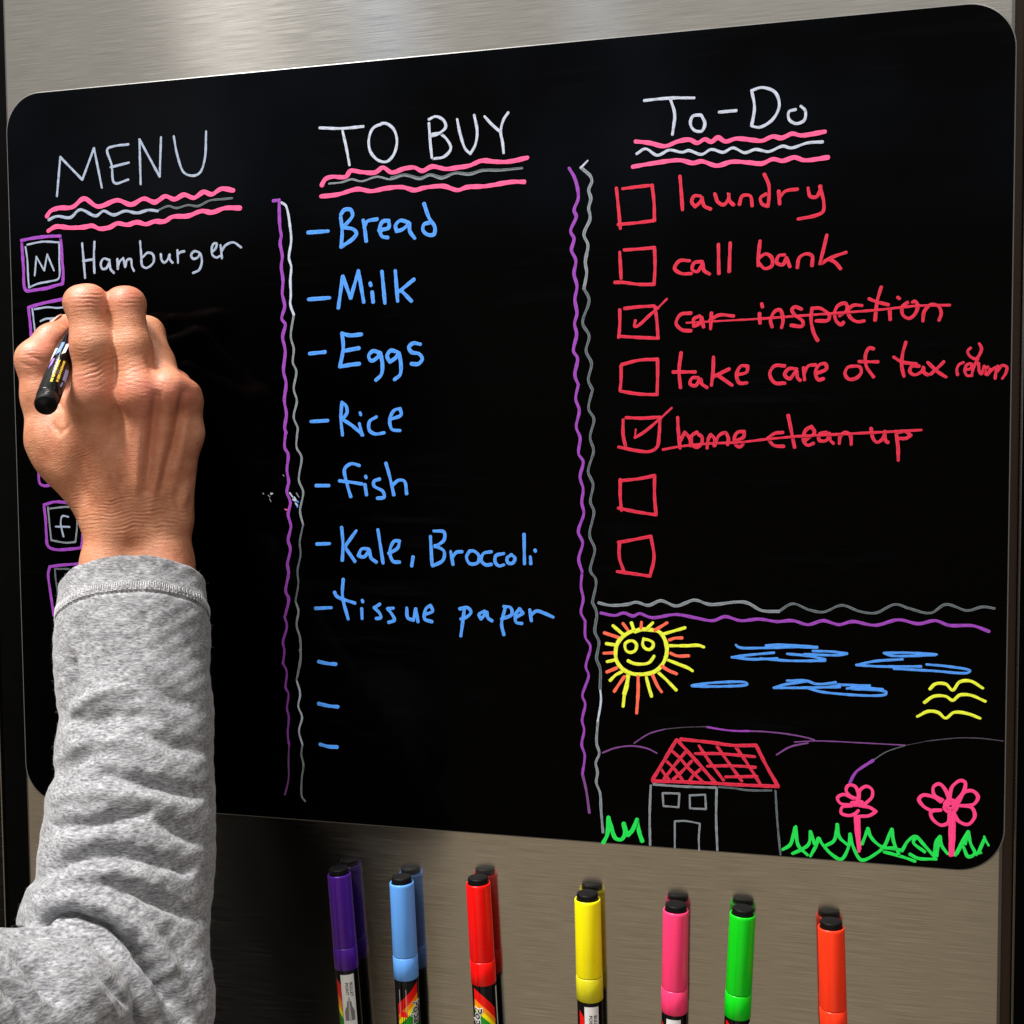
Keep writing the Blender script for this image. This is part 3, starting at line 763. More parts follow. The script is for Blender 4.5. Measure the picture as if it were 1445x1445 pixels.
def marker_label(root, R, org, r, z1, kind, turn):
    """printed art on the barrel; z1 = top of the barrel, heights run down from it; turn = arc shift in metres"""
    def put(name, geo, mat, proud, parent=root):
        v, f = geo
        return mesh_obj(name, place(wrap(v, r, proud), R, org), f, mat, parent)
    def rainbow():
        parts = []
        def band(a, b, mat_i):
            l = [(turn - 0.0058 + x * 0.0110, z1 - a(x)) for x in np.linspace(0, 1, 15)]
            q = [(turn - 0.0058 + x * 0.0110, z1 - b(x)) for x in np.linspace(0, 1, 15)]
            v, f = [], []
            for i in range(15):
                v += [l[i], q[i]]
            for i in range(14):
                f.append((2 * i, 2 * i + 1, 2 * i + 3, 2 * i + 2))
            return (np.array(v), f)
        return band
    if kind == 'bullet':
        put('paper_label', strip([(turn - 0.0042, z1 - 0.0018), (turn - 0.0042, z1 - 0.06)], [(turn + 0.0028, z1 - 0.0018), (turn + 0.0028, z1 - 0.06)], 8), M_PAPER, 0.00006)
        for k, word in enumerate(('BULLET', 'POINT')):
            v, f = text_geo(word, 0.0021, 1.05)
            x0 = turn + 0.0009 - 0.0022 * k
            w = np.stack([x0 + v[:, 1], (z1 - 0.0058) - v[:, 0]], 1)
            put('lettering', (w, f), M_PRINT, 0.00012)
        zt = z1 - 0.0132
        for (l, q, mat) in (([(-.0006, 0), (-.0009, .0022)], [(.0003, 0), (.0006, .0022)], M_NIB_PALE),
                            ([(-.0012, .0022), (-.0015, .0052)], [(.0009, .0022), (.0012, .0052)], M_NIB),
                            ([(-.0019, .0052), (-.0026, .0075), (-.0026, .0120)], [(.0015, .0052), (.0023, .0075), (.0023, .0120)], M_NIB),
                            ([(-.0005, .0024), (-.0008, .0118)], [(.0001, .0024), (.0006, .0118)], M_NIB_PALE)):
            pr = 0.00012 if mat is M_NIB or l[0][1] == 0 else 0.00018
            put('nib_picture', strip([(turn - 0.0005 + a, zt - b) for a, b in l], [(turn - 0.0005 + a, zt - b) for a, b in q], 4), mat, pr)
        for k, (a, b) in enumerate(((0.004, 0.012), (0.012, 0.017), (0.017, 0.021), (0.021, 0.034))):
            put('rainbow_band', strip([(turn - 0.0072, z1 - a), (turn - 0.0072, z1 - b)], [(turn - 0.0045, z1 - a - 0.003), (turn - 0.0045, z1 - b - 0.004)], 4), RAIN[k], 0.00006)
    else:
        band = rainbow()
        s = 1 if kind == 'pop_right' else -1
        def edge(off, rise):
            if s > 0:
                return lambda x: off + rise * (1 - x)
            return lambda x: off + rise * x * (0.45 + 0.55 * x)
        offs = (0.0012, 0.0066, 0.0096, 0.0122, 0.0240)
        for k in range(4):
            put('rainbow_band', band(edge(offs[k], 0.0105), edge(offs[k + 1], 0.0105 if k < 3 else 0.003), 0), RAIN[k], 0.00006)
        v, f = text_geo('Popa', 0.0056, 1.0)
        xs = turn + (0.0038 if s > 0 else -0.0038)
        for grow, mat, pr in ((1, M_PAPER, 0.00014), (0, M_PRINT, 0.00026)):
            if grow:
                for dx, dy in ((.0004, 0), (-.0004, 0), (0, .0004), (0, -.0004), (.0003, .0003), (-.0003, -.0003), (.0003, -.0003), (-.0003, .0003)):
                    w = np.stack([xs + v[:, 1] + dx, z1 - 0.0105 - v[:, 0] + dy], 1)
                    pr += 0.000006
                    put('lettering', (w, f), mat, pr)
            else:
                w = np.stack([xs + v[:, 1], z1 - 0.0105 - v[:, 0]], 1)
                put('lettering', (w, f), mat, pr)
        if s > 0:
            zz = z1 - 0.0042
            put('printed_panel', strip([(turn - 0.0054, z1 - 0.0020), (turn - 0.0054, z1 - 0.0250)], [(turn - 0.0010, z1 - 0.0020), (turn - 0.0010, z1 - 0.0250)], 4), M_BARREL, 0.000065)
            fr = [(-0.0046, 0), (-0.0012, 0), (-0.0012, .0125), (-0.0046, .0125)]
            for a, b in zip(fr, fr[1:] + fr[:1]):
                d = np.subtract(b, a)
                nrm = np.array((-d[1], d[0])) / np.hypot(*d) * 0.00012
                put('printed_frame', strip([(turn + a[0] + nrm[0], zz - a[1] - nrm[1]), (turn + b[0] + nrm[0], zz - b[1] - nrm[1])],
                                           [(turn + a[0] - nrm[0], zz - a[1] + nrm[1]), (turn + b[0] - nrm[0], zz - b[1] + nrm[1])], 3), M_NIB_PALE, 0.00009)
            put('printed_flash', strip([(turn - .0046, z1 - .0150), (turn - .0046, z1 - .0178)], [(turn - .0008, z1 - .0155), (turn - .0008, z1 - .0183)], 3), RAIN[0], 0.0001)
        else:
            put('paper_label', strip([(turn + 0.0068, z1 - 0.0018), (turn + 0.0072, z1 - 0.05)], [(turn + 0.0095, z1 - 0.0018), (turn + 0.0095, z1 - 0.05)], 4), M_PAPER, 0.00007)

def make_marker(top_px, low_px, cap_px_w, rgb, art, label, lower=None, turn=0.0, length=0.142, cap_len=None):
    mid = on_plane(*top_px, Y_DOOR)
    r = cap_px_w / 2 / FOC * 0.56
    e = on_plane(top_px[0] + 1, top_px[1], Y_DOOR - 0.006) - on_plane(*top_px, Y_DOOR - 0.006)
    r = cap_px_w / 2 * np.hypot(e[0], e[1] * 0) * 0.97
    yc = Y_DOOR - r - 0.0006
    A = on_plane(*top_px, yc)
    B = on_plane(*low_px, yc)
    R = frame_of(A, B, np.array([0, -1.0, 0]))
    cl = np.linalg.norm(A - B) if cap_len is None else cap_len
    org = A                         # heights run down from the top of the cap
    root = empty('paint_marker', (A + R @ np.array([0, 0, -length])).tolist())
    tag(root, label, 'marker', 'paint markers stuck on the steel door under the board')
    cm = plain('cap_plastic', lin(rgb), 0.30, spec=0.45, mottling=0.03, scale=120)
    hs = -cl * 0.765
    body = [(r * 0.80, -0.004), (r * 0.82, -0.0012), (r * 0.86, -0.0003), (r * 0.93, 0.0), (r * 0.975, -0.0004), (r * 0.985, -0.0015), (r, hs + 0.0006), (r * 0.985, hs + 0.0003)]
    v, f = lathe(body[::-1], 56, close_top=False)
    f = f[:-1] if len(f[-1]) > 4 else f
    capm = mesh_obj('cap', place(v, R, org), f, cm, root)
    low = [(r * 0.96, -cl), (r * 1.015, -cl + 0.0004), (r * 1.015, hs - 0.0004), (r * 0.985, hs - 0.0001)]
    v, f = lathe(low, 56)
    mesh_obj('cap_collar', place(v, R, org), f, plain('collar_plastic', lin(lower), 0.35, mottling=0.05, scale=300) if lower else cm, root)
    v, f = lathe([(r * 0.82, -0.010), (r * 0.81, 0.0018), (r * 0.79, 0.0024), (r * 0.74, 0.0027), (r * 0.55, 0.0028)], 40)
    pv = place(v, R, org)
    mesh_obj('cap_plug', pv, f, M_PLUG, root)
    br = r * 0.965
    v, f = lathe([(br * 0.80, -length), (br * 0.93, -length + 0.0015), (br * 0.95, -length + 0.012), (br, -length + 0.0125), (br, -cl - 0.0002), (br * 0.9, -cl + 0.001)], 56)
    mesh_obj('barrel', place(v, R, org), f, M_BARREL, root)
    if art:
        # turn the art towards the viewer
        Rv = frame_of(A, B, CAM_POS - B)
        marker_label(root, Rv, org, br, -cl, art, turn)
    return root
make_marker((478.5, 1232), (489.3, 1364), 32, (72, 14, 142), 'bullet', 'purple marker, leftmost of the row under the board', turn=0.0004)
make_marker((566.8, 1244), (573.4, 1378), 34, (98, 166, 250), 'pop_right', 'light blue marker between the purple and the red one', turn=0.0006)
make_marker((674.6, 1245), (682.6, 1385), 35, (250, 6, 6), 'pop_left', 'pure red marker between the light blue and the yellow one')
make_marker((829, 1267.5), (832.4, 1408), 38, (255, 240, 4), 'bullet', 'yellow marker with a duller olive collar', lower=(206, 200, 24), turn=0.0014)
make_marker((953.7, 1283), (951.5, 1426), 38, (255, 60, 118), 'bullet', 'hot pink marker between the yellow and the green one', turn=0.0004)
make_marker((1048, 1288.5), (1040.5, 1432.5), 38.5, (2, 205, 24), 'pop_left', 'bright green marker leaning to the right at the top')
make_marker((1172.7, 1307), (1176.6, 1456), 40, (255, 56, 22), None, 'orange red marker, rightmost and lowest of the row')

# ------------------------------------------------------------------ the writing hand and its sleeve
REF = 550.0        # mm from the lens: reference depth of the hand
class Field:
    """a signed distance field in camera space (mm), blended from tapered limbs"""
    def __init__(self, lo, hi, step):
        self.lo, self.step = np.array(lo, float), step
        self.n = np.ceil((np.array(hi) - lo) / step).astype(int) + 1
        self.ax = [lo[i] + step * np.arange(self.n[i]) for i in range(3)]
    def new(self):
        return np.full(self.n, 60.0, dtype=np.float32)
    def region(self, lo, hi):
        s = []
        for i in range(3):
            a = max(0, int((lo[i] - self.lo[i]) / self.step))
            b = min(self.n[i], int((hi[i] - self.lo[i]) / self.step) + 2)
            s.append(slice(a, max(a + 1, b)))
        return tuple(s)
    def limb(self, D, a, b, ra, rb, k=3.0):
        a, b = np.array(a, float), np.array(b, float)
        m = max(ra, rb) + k + 4
        sl = self.region(np.minimum(a, b) - m, np.maximum(a, b) + m)
        X = self.ax[0][sl[0]][:, None, None].astype(np.float32)
        Y = self.ax[1][sl[1]][None, :, None].astype(np.float32)
        Z = self.ax[2][sl[2]][None, None, :].astype(np.float32)
        ab = b - a
        L2 = max(1e-6, ab @ ab)
        t = np.clip(((X - a[0]) * ab[0] + (Y - a[1]) * ab[1] + (Z - a[2]) * ab[2]) / L2, 0, 1)
        d = np.sqrt((X - a[0] - t * ab[0]) ** 2 + (Y - a[1] - t * ab[1]) ** 2 + (Z - a[2] - t * ab[2]) ** 2) - (ra + (rb - ra) * t)
        D[sl] = smin(D[sl], d, k)
    def surface(self, D):
        """surface nets"""
        n = D.shape
        S = D < 0
        c = [D[i:n[0] - 1 + i, j:n[1] - 1 + j, k:n[2] - 1 + k] for i in (0, 1) for j in (0, 1) for k in (0, 1)]
        cs = sum((q < 0).astype(np.int8) for q in c)
        cell = (cs > 0) & (cs < 8)
        ii = np.argwhere(cell)
        idx = -np.ones(cell.shape, dtype=np.int64)
        idx[cell] = np.arange(len(ii))
        cv = np.stack([q[cell] for q in c], 1)
        off = np.array([(i, j, k) for i in (0, 1) for j in (0, 1) for k in (0, 1)], float)
        acc = np.zeros((len(ii), 3))
        cnt = np.zeros(len(ii))
        for p in range(8):
            for q in range(p + 1, 8):
                if np.abs(off[p] - off[q]).sum() == 1:
                    va, vb = cv[:, p], cv[:, q]
                    x = (va < 0) != (vb < 0)
                    t = np.where(x, va / np.where(x, va - vb, 1), 0)
                    acc += np.where(x[:, None], off[p] + (off[q] - off[p]) * t[:, None], 0)
                    cnt += x
        V = (ii + acc / cnt[:, None]) * self.step + self.lo
        F = []
        for ax in range(3):
            u, w = [(1, 2), (2, 0), (0, 1)][ax]
            A = np.take(S, range(n[ax] - 1), ax)
            B = np.take(S, range(1, n[ax]), ax)
            e = np.argwhere(A != B)
            e = e[(e[:, u] > 0) & (e[:, w] > 0) & (e[:, u] < n[u] - 1) & (e[:, w] < n[w] - 1)]
            du, dw = np.eye(3, dtype=int)[u], np.eye(3, dtype=int)[w]
            q = [idx[tuple((e - s * du - t * dw).T)] for s, t in ((0, 0), (1, 0), (1, 1), (0, 1))]
            quad = np.stack(q, 1)
            ins = A[tuple(e.T)]
            quad[~ins] = quad[~ins][:, ::-1]
            F.append(quad)
        F = np.concatenate(F)
        return V, F[(F >= 0).all(1)]

def smin(a, b, k):
    if k <= 0.01:
        return np.minimum(a, b)
    h = np.maximum(k - np.abs(a - b), 0) / k
    return np.minimum(a, b) - h * h * k * 0.25

def J(px, py, z):
    D = REF - z
    return np.array([(px - 722.5) / FOC * D, -(py - 722.5) / FOC * D, -D])

SLIM = [0.925]      # limbs nearer the lens look wider than their axis suggests
def rr(r, z):
    return SLIM[0] * r / FOC * (REF - z)

def chain(fld, D, joints, k):
    for (x0, y0, z0, r0), (x1, y1, z1, r1) in zip(joints, joints[1:]):
        fld.limb(D, J(x0, y0, z0), J(x1, y1, z1), rr(r0, z0), rr(r1, z1), k)

def normals(V, F):
    n = np.zeros_like(V)
    a = np.cross(V[F[:, 2]] - V[F[:, 0]], V[F[:, 3]] - V[F[:, 1]])
    for i in range(4):
        np.add.at(n, F[:, i], a)
    return n / np.maximum(1e-9, np.linalg.norm(n, axis=1))[:, None]

def subdivide(V, F):
    """split every quad in four, gently smoothed"""
    E = np.concatenate([np.sort(F[:, [i, (i + 1) % 4]], 1) for i in range(4)])
    U, inv = np.unique(E, axis=0, return_inverse=True)
    inv = inv.reshape(4, -1)
    nV, nE = len(V), len(U)
    cen = V[F].mean(1)
    V2 = np.concatenate([V, V[U].mean(1), cen])
    fc = nV + nE + np.arange(len(F))
    F2 = np.concatenate([np.stack([F[:, i], nV + inv[i], fc, nV + inv[i - 1]], 1) for i in range(4)])
    return relax(V2, F2, 2), F2

def relax(V, F, it):
    E = np.unique(np.concatenate([np.sort(F[:, [i, (i + 1) % 4]], 1) for i in range(4)]), axis=0)
    deg = np.bincount(E.ravel(), minlength=len(V))[:, None]
    for _ in range(it):
        s = np.zeros_like(V)
        np.add.at(s, E[:, 0], V[E[:, 1]])
        np.add.at(s, E[:, 1], V[E[:, 0]])
        V = V * 0.5 + 0.5 * s / np.maximum(1, deg)
    return V

def pxof(V):
    return 722.5 + FOC * V[:, 0] / -V[:, 2], 722.5 - FOC * V[:, 1] / -V[:, 2]

def crease(V, N, feats):
    """raise or sink the skin/cloth along lines: (points, depth mm, width px)"""
    X, Y = pxof(V)
    front = np.clip(N[:, 2] * 2.0 + 0.3, 0, 1)
    disp = np.zeros(len(V))
    for pts, amp, sig in feats:
        P = np.array(pts, float)
        best = np.full(len(V), 1e9)
        tt = np.zeros(len(V))
        for i in range(len(P) - 1):
            a, b = P[i], P[i + 1]
            ab = b - a
            t = np.clip(((X - a[0]) * ab[0] + (Y - a[1]) * ab[1]) / (ab @ ab), 0, 1)
            d = np.hypot(X - a[0] - t * ab[0], Y - a[1] - t * ab[1])
            m = d < best
            best = np.where(m, d, best)
            tt = np.where(m, (i + t) / (len(P) - 1), tt)
        disp += amp * np.exp(-(best / sig) ** 2 / 2) * (0.35 + 0.65 * np.sin(np.pi * np.clip(tt, 0.02, 0.98)) ** 0.6) * front
    return V + N * disp[:, None]

def to_world(V):
    return (np.asarray(V) / 1000.0) @ CAM_ROT.T + CAM_POS

# --- hand
lo_ = np.array(J(0, 880, 30)) - (4, 4, 0)
hi_ = np.array(J(300, 385, 30)) + (4, 4, 0)
fl_ = Field((min(lo_[0], J(0, 500, -70)[0]), min(lo_[1], J(0, 880, -70)[1]), -616.0), (max(hi_[0], J(300, 400, 30)[0]) , J(200, 385, -60)[1] + 3, -518.0), 0.85)
palm = fl_.new()
fore = [(158, 800, -14, 42), (160, 960, 20, 44)]
fore2 = [(230, 800, -15, 42), (228, 960, 20, 44)]
chain(fl_, palm, [(163, 742, -17, 42)] + fore, 8)
chain(fl_, palm, [(229, 742, -18, 41)] + fore2, 8)
chain(fl_, palm, [(163, 740, -17, 38), (138, 566, -3, 29)], 8)
chain(fl_, palm, [(187, 740, -15, 38), (197, 562, 1, 28)], 8)
chain(fl_, palm, [(212, 738, -17, 37), (236, 558, -4, 27)], 8)
chain(fl_, palm, [(238, 726, -20, 34), (258, 610, -14, 27), (260, 570, -13, 21)], 8)
chain(fl_, palm, [(150, 690, -30, 34), (150, 600, -26, 28)], 8)
chain(fl_, palm, [(225, 690, -32, 36), (232, 600, -28, 30)], 8)
chain(fl_, palm, [(84, 646, -19, 28), (146, 604, -17, 30)], 8)
chain(fl_, palm, [(80, 606, -24, 24), (122, 566, -16, 26)], 8)
chain(fl_, palm, [(84, 644, -17, 30), (124, 582, -9, 31)], 9)
chain(fl_, palm, [(104, 660, -14, 30), (134, 590, -6, 31)], 9)
chain(fl_, palm, [(100, 556, -26, 18), (120, 520, -26, 20)], 8)
chain(fl_, palm, [(166, 528, -7, 17), (190, 536, -6, 18), (215, 540, -11, 15), (246, 556, -16, 10)], 7)
thumb = fl_.new()
chain(fl_, thumb, [(140, 724, -18, 31), (70, 620, -17, 33), (59, 560, -18, 28), (51.5, 508, -18, 28.5), (72, 480, -26, 22), (94, 459, -40, 17)], 5)
hand = smin(palm, thumb, 7)
fingers = fl_.new()
def finger(j, k=3.5):
    d = fl_.new()
    chain(fl_, d, j, k)
    return d
idxf = finger([(138, 562, 0.8, 32), (132.5, 488, 2.4, 33.4), (122, 432, 2.2, 28.5), (120, 444, -24, 23), (127, 464, -44, 15)])
midf = finger([(197, 560, 2, 28), (187, 490, -1.0, 27.5), (177.5, 431, -3.5, 26), (168, 448, -27, 22), (146, 478, -47, 15)])
ring = finger([(238, 556, -3, 27), (222, 512, -14, 25), (207, 471, -25, 25.5), (198, 490, -40, 21), (172, 510, -49, 15)])
litt = finger([(262, 568, -12, 22), (248, 545, -26, 22), (228, 524, -38, 21), (208, 530, -46, 17), (190, 534, -49, 14)])
fl_.limb(idxf, J(113, 426, 1.2), J(128, 425, 1.2), rr(24.5, 0), rr(25, 0), 3)
fl_.limb(midf, J(170, 428, -6), J(183, 428, -6), rr(24, 0), rr(23.5, 0), 3)
fingers = smin(smin(idxf, midf, 1.0), smin(ring, litt, 2.0), 1.6)
hand = smin(hand, fingers, 6.5)
# knuckle heads
for x, y, z, r in ((133, 552, 2.6, 27.5), (199, 556, 2.8, 26.5), (240, 552, -0.2, 21.5), (265, 560, -7.5, 17.5)):
    fl_.limb(hand, J(x, y, z), J(x + 1, y - 6, z), rr(r, z), rr(r * 0.95, z), 6)
V_, F_ = fl_.surface(hand)
V_ = relax(V_, F_, 2)
V_, F_ = subdivide(V_, F_)
N_ = normals(V_, F_)
V_ = crease(V_, N_, [
    ([(221, 560), (217, 600), (212, 645), (207, 692)], -2.9, 5), ([(259, 556), (254, 590), (245, 630), (228, 690)], -2.6, 4.5),
    ([(199, 588), (197, 640), (192, 705)], 1.1, 6), ([(238, 582), (229, 630), (218, 690), (212, 722)], 1.1, 5.5),
    ([(264, 585), (255, 640), (244, 690)], 0.8, 5), ([(132, 588), (148, 650), (165, 710)], 0.7, 8),
    ([(120, 596), (145, 592), (166, 590), (190, 596)], -0.8, 13), ([(168, 588), (172, 625), (178, 670)], -1.2, 9),
    ([(262, 690), (256, 716)], 1.5, 5), ([(249, 696), (255, 722)], -1.3, 4),
    ([(80, 560), (87, 582), (88, 604)], -1.5, 3.2), ([(76, 600), (84, 612), (97, 600)], -0.8, 3),
    ([(209, 505), (214, 525)], -0.6, 3),
    ([(36, 500), (52, 506), (66, 512)], -0.3, 2.0), ([(30, 512), (44, 518)], -0.3, 2.0)])
N_ = normals(V_, F_)
X_, Y_ = pxof(V_)
# fine skin relief: wrist wrinkles, finger joints, knuckles
def lines(cx, cy, sx, sy, amp, period, wob, tilt=0.0):
    g = np.exp(-((X_ - cx) / sx) ** 2 / 2 - ((Y_ - cy) / sy) ** 2 / 2)
    ph = (Y_ + tilt * (X_ - cx)) / period * 2 * np.pi + wob * np.sin(X_ * 0.055 + Y_ * 0.021) + wob * 0.7 * np.sin(X_ * 0.13 + 1.3 - Y_ * 0.05) + 0.5 * np.sin(X_ * 0.31)
    s = np.sin(ph)
    mod = 0.55 + 0.45 * np.sin(X_ * 0.07 + Y_ * 0.23) * np.sin(X_ * 0.034 - Y_ * 0.11 + 2)
    return -amp * g * mod * np.clip(s, -0.3, 1) ** 1
dsp = lines(195, 728, 60, 22, 0.27, 5.6, 2.6, 0.06) + lines(150, 715, 40, 18, 0.18, 4.3, 2.2, 0.16) + lines(225, 745, 40, 18, 0.12, 7.5, 2.0, -0.1)
dsp += lines(126, 423, 18, 9, 0.28, 6.0, 0.6, 0.05) + lines(180, 424, 16, 9, 0.16, 6.0, 0.6)
dsp += lines(145, 522, 34, 16, 0.26, 7.5, 1.2, 0.35) + lines(205, 545, 26, 16, 0.12, 6.5, 1.2, -0.2) + lines(50, 505, 16, 10, 0.15, 5.0, 0.5)
dsp += lines(128, 475, 22, 30, 0.07, 5.2, 2.2, 0.12) + lines(182, 475, 18, 28, 0.06, 5.0, 2.2, -0.1) + lines(110, 660, 40, 40, 0.07, 5.5, 2.6, 0.5) + lines(240, 650, 26, 50, 0.06, 6.0, 2.4, 0.3)
V_ = V_ + N_ * (dsp * np.clip(N_[:, 2] * 2, 0, 1))[:, None]

def skin_mat():
    m, nt, b = new_mat('skin')
    v1 = tex_coord(nt, (1, 1, 1))
    big = noise(nt, v1, 55.0, 6.0, 0.7)
    col = ramp(nt, big, [(0.30, (0.36, 0.120, 0.058)), (0.5, (0.54, 0.226, 0.122)), (0.70, (0.66, 0.325, 0.200))])
    red = noise(nt, v1, 70.0, 3.0, 0.5)
    col = mixc(nt, ramp(nt, red, [(0.52, grey(0)), (0.72, grey(0.35))]), col, (0.58, 0.20, 0.13))
    fa = nd(nt, 'ShaderNodeAttribute', attribute_name='flush')
    col = mixc(nt, mixc(nt, 1.0, fa.outputs['Fac'], ramp(nt, noise(nt, v1, 120.0, 4.0), [(0.3, grey(0.25)), (0.7, grey(0.95))]), 'MULTIPLY'), col, (0.57, 0.165, 0.115))
    vor = nd(nt, 'ShaderNodeTexVoronoi')
    vor.inputs['Scale'].default_value = 95.0
    nt.links.new(v1, vor.inputs['Vector'])
    pick = noise(nt, v1, 60.0, 2.0)
    spot = ramp(nt, vor.outputs['Distance'], [(0.05, grey(0.55)), (0.13, grey(0))])
    gate = ramp(nt, pick, [(0.56, grey(0)), (0.62, grey(1))])
    col = mixc(nt, mixc(nt, 1.0, spot, gate, 'MULTIPLY'), col, (0.23, 0.09, 0.05))
    nt.links.new(col, b.inputs['Base Color'])
    b.inputs['Subsurface Weight'].default_value = 0.12
    b.inputs['Subsurface Radius'].default_value = (1.0, 0.35, 0.2)
    b.inputs['Subsurface Scale'].default_value = 0.0025
    b.inputs['Specular IOR Level'].default_value = 0.45
    nt.links.new(ramp(nt, noise(nt, v1, 300.0, 3.0), [(0.3, grey(0.36)), (0.7, grey(0.52))]), b.inputs['Roughness'])
    cells = nd(nt, 'ShaderNodeTexVoronoi', feature='DISTANCE_TO_EDGE')
    cells.inputs['Scale'].default_value = 900.0
    nt.links.new(v1, cells.inputs['Vector'])
    p = bump(nt, b, ramp(nt, cells.outputs['Distance'], [(0.0, grey(0)), (0.2, grey(1))]), 0.22, 0.0003)
    p = bump(nt, b, noise(nt, tex_coord(nt, (200, 200, 900), rot=(0, 0.5, 0)), 1.0, 5.0, 0.65), 0.30, 0.0006, p)
    bump(nt, b, noise(nt, tex_coord(nt, (220, 220, 900), rot=(0, -0.45, 0)), 1.0, 5.0, 0.65), 0.28, 0.0006, p)
    return m
Vw = to_world(V_)
person = empty('person', to_world([J(190, 1300, 60)])[0].tolist())
tag(person, 'right hand in a heather grey sleeve, writing on the board with a black marker', 'person')
M_SKIN = skin_mat()
body = mesh_obj('body', Vw, F_, M_SKIN, person)
X_, Y_ = pxof(V_)
flush = np.zeros(len(V_))
for cx, cy, sx, sy, a in ((128, 545, 26, 20, 0.8), (200, 552, 20, 22, 1.0), (241, 548, 14, 18, 0.8), (268, 556, 10, 16, 0.7), (122, 418, 24, 14, 0.7), (180, 418, 20, 14, 0.6),
                          (66, 478, 26, 18, 0.9), (44, 520, 20, 22, 0.5), (222, 620, 26, 50, 0.45), (120, 640, 30, 30, 0.3)):
    flush += a * np.exp(-((X_ - cx) / sx) ** 2 / 2 - ((Y_ - cy) / sy) ** 2 / 2)
at_ = body.data.attributes.new('flush', 'FLOAT', 'POINT')
at_.data.foreach_set('value', np.clip(flush, 0, 1).astype(np.float32))
# thumb nail, seen almost edge on
def nail(c, across, along, out, w, l):
    v, f = [], []
    for i in range(9):
        for k in range(9):
            a = (k / 8 - 0.5) * 2
            s = (i / 8 - 0.5) * 2
            ww = w * (1 - 0.25 * max(0, s) ** 3)
            v.append(c + across * a * ww + along * s * l + out * (0.9 * (1 - a * a) - 0.4 * s * s * (s > 0)))
    for i in range(8):
        for k in range(8):
            f.append((i * 9 + k, i * 9 + k + 1, i * 9 + k + 10, i * 9 + k + 9))
    return np.array(v), f
M_NAIL = plain('nail', (0.66, 0.38, 0.30), 0.28, spec=0.5, mottling=0.04)
al_ = J(94, 459, -40) - J(72, 480, -26)
al_ /= np.linalg.norm(al_)
ou_ = np.array([-0.62, 0.66, 0.25])
ou_ -= al_ * (ou_ @ al_)
ou_ /= np.linalg.norm(ou_)
ac_ = np.cross(al_, ou_)
nv, nf = nail(J(86, 466, -35) + ou_ * 5.6, ac_, al_, ou_, 4.6, 6.0)
no = mesh_obj('thumb_nail', to_world(nv), nf, M_NAIL, person)
sm_ = no.modifiers.new('thickness', 'SOLIDIFY')
sm_.thickness = 0.0006

# --- sleeve
SLIM[0] = 1.0
AX0, AX1 = J(187, 824, -13), J(190, 1400, 88)
SLV = [(188, 828, -13, 98.7), (188, 900, 0, 98.4), (188, 960, 10, 95.6), (196, 1015, 20, 94.7), (190, 1080, 31, 100.0), (186, 1150, 44, 106.3), (180, 1220, 56, 112.5), (163, 1310, 72, 123.2), (190, 1420, 92, 103.6), (215, 1520, 105, 80.4)]
fs = Field((-270.0, -225.0, -602.0), (-88.0, -3.0, -330.0), 1.25)
slv = fs.new()
chain(fs, slv, SLV, 10)
ax_ = (J(186, 960, 10) - AX0)
ax_ /= np.linalg.norm(ax_)
gx, gy, gz = (fs.ax[0][:, None, None].astype(np.float32), fs.ax[1][None, :, None].astype(np.float32), fs.ax[2][None, None, :].astype(np.float32))
along = (gx - AX0[0]) * ax_[0] + (gy - AX0[1]) * ax_[1] + (gz - AX0[2]) * ax_[2]
cut = -along                       # > 0 above the rim plane
bore = fs.new()
fs.limb(bore, AX0 - ax_ * 40, AX0 + ax_ * 26, rr(98.7, -13) - 3.6, rr(98.7, -13) - 5.0, 0.01)
def smax(a, b, k):
    return -smin(-a, -b, k)
slv = smax(slv, cut, 3.0)
slv = smax(slv, -bore, 2.0)
roll = fs.new()
chain(fs, roll, [(110, 1440, 104, 135), (-40, 1452, 128, 128), (-160, 1470, 152, 140)], 5)
slv = smin(slv, roll, 2.0)
uppr = fs.new()
chain(fs, uppr, [(62, 1452, 136, 119), (-60, 1458, 156, 124), (-200, 1470, 180, 140)], 5)
slv = smin(slv, uppr, 1.6)
Vs, Fs = fs.surface(slv)
Vs = relax(Vs, Fs, 1)
Vs, Fs = subdivide(Vs, Fs)
Ns = normals(Vs, Fs)
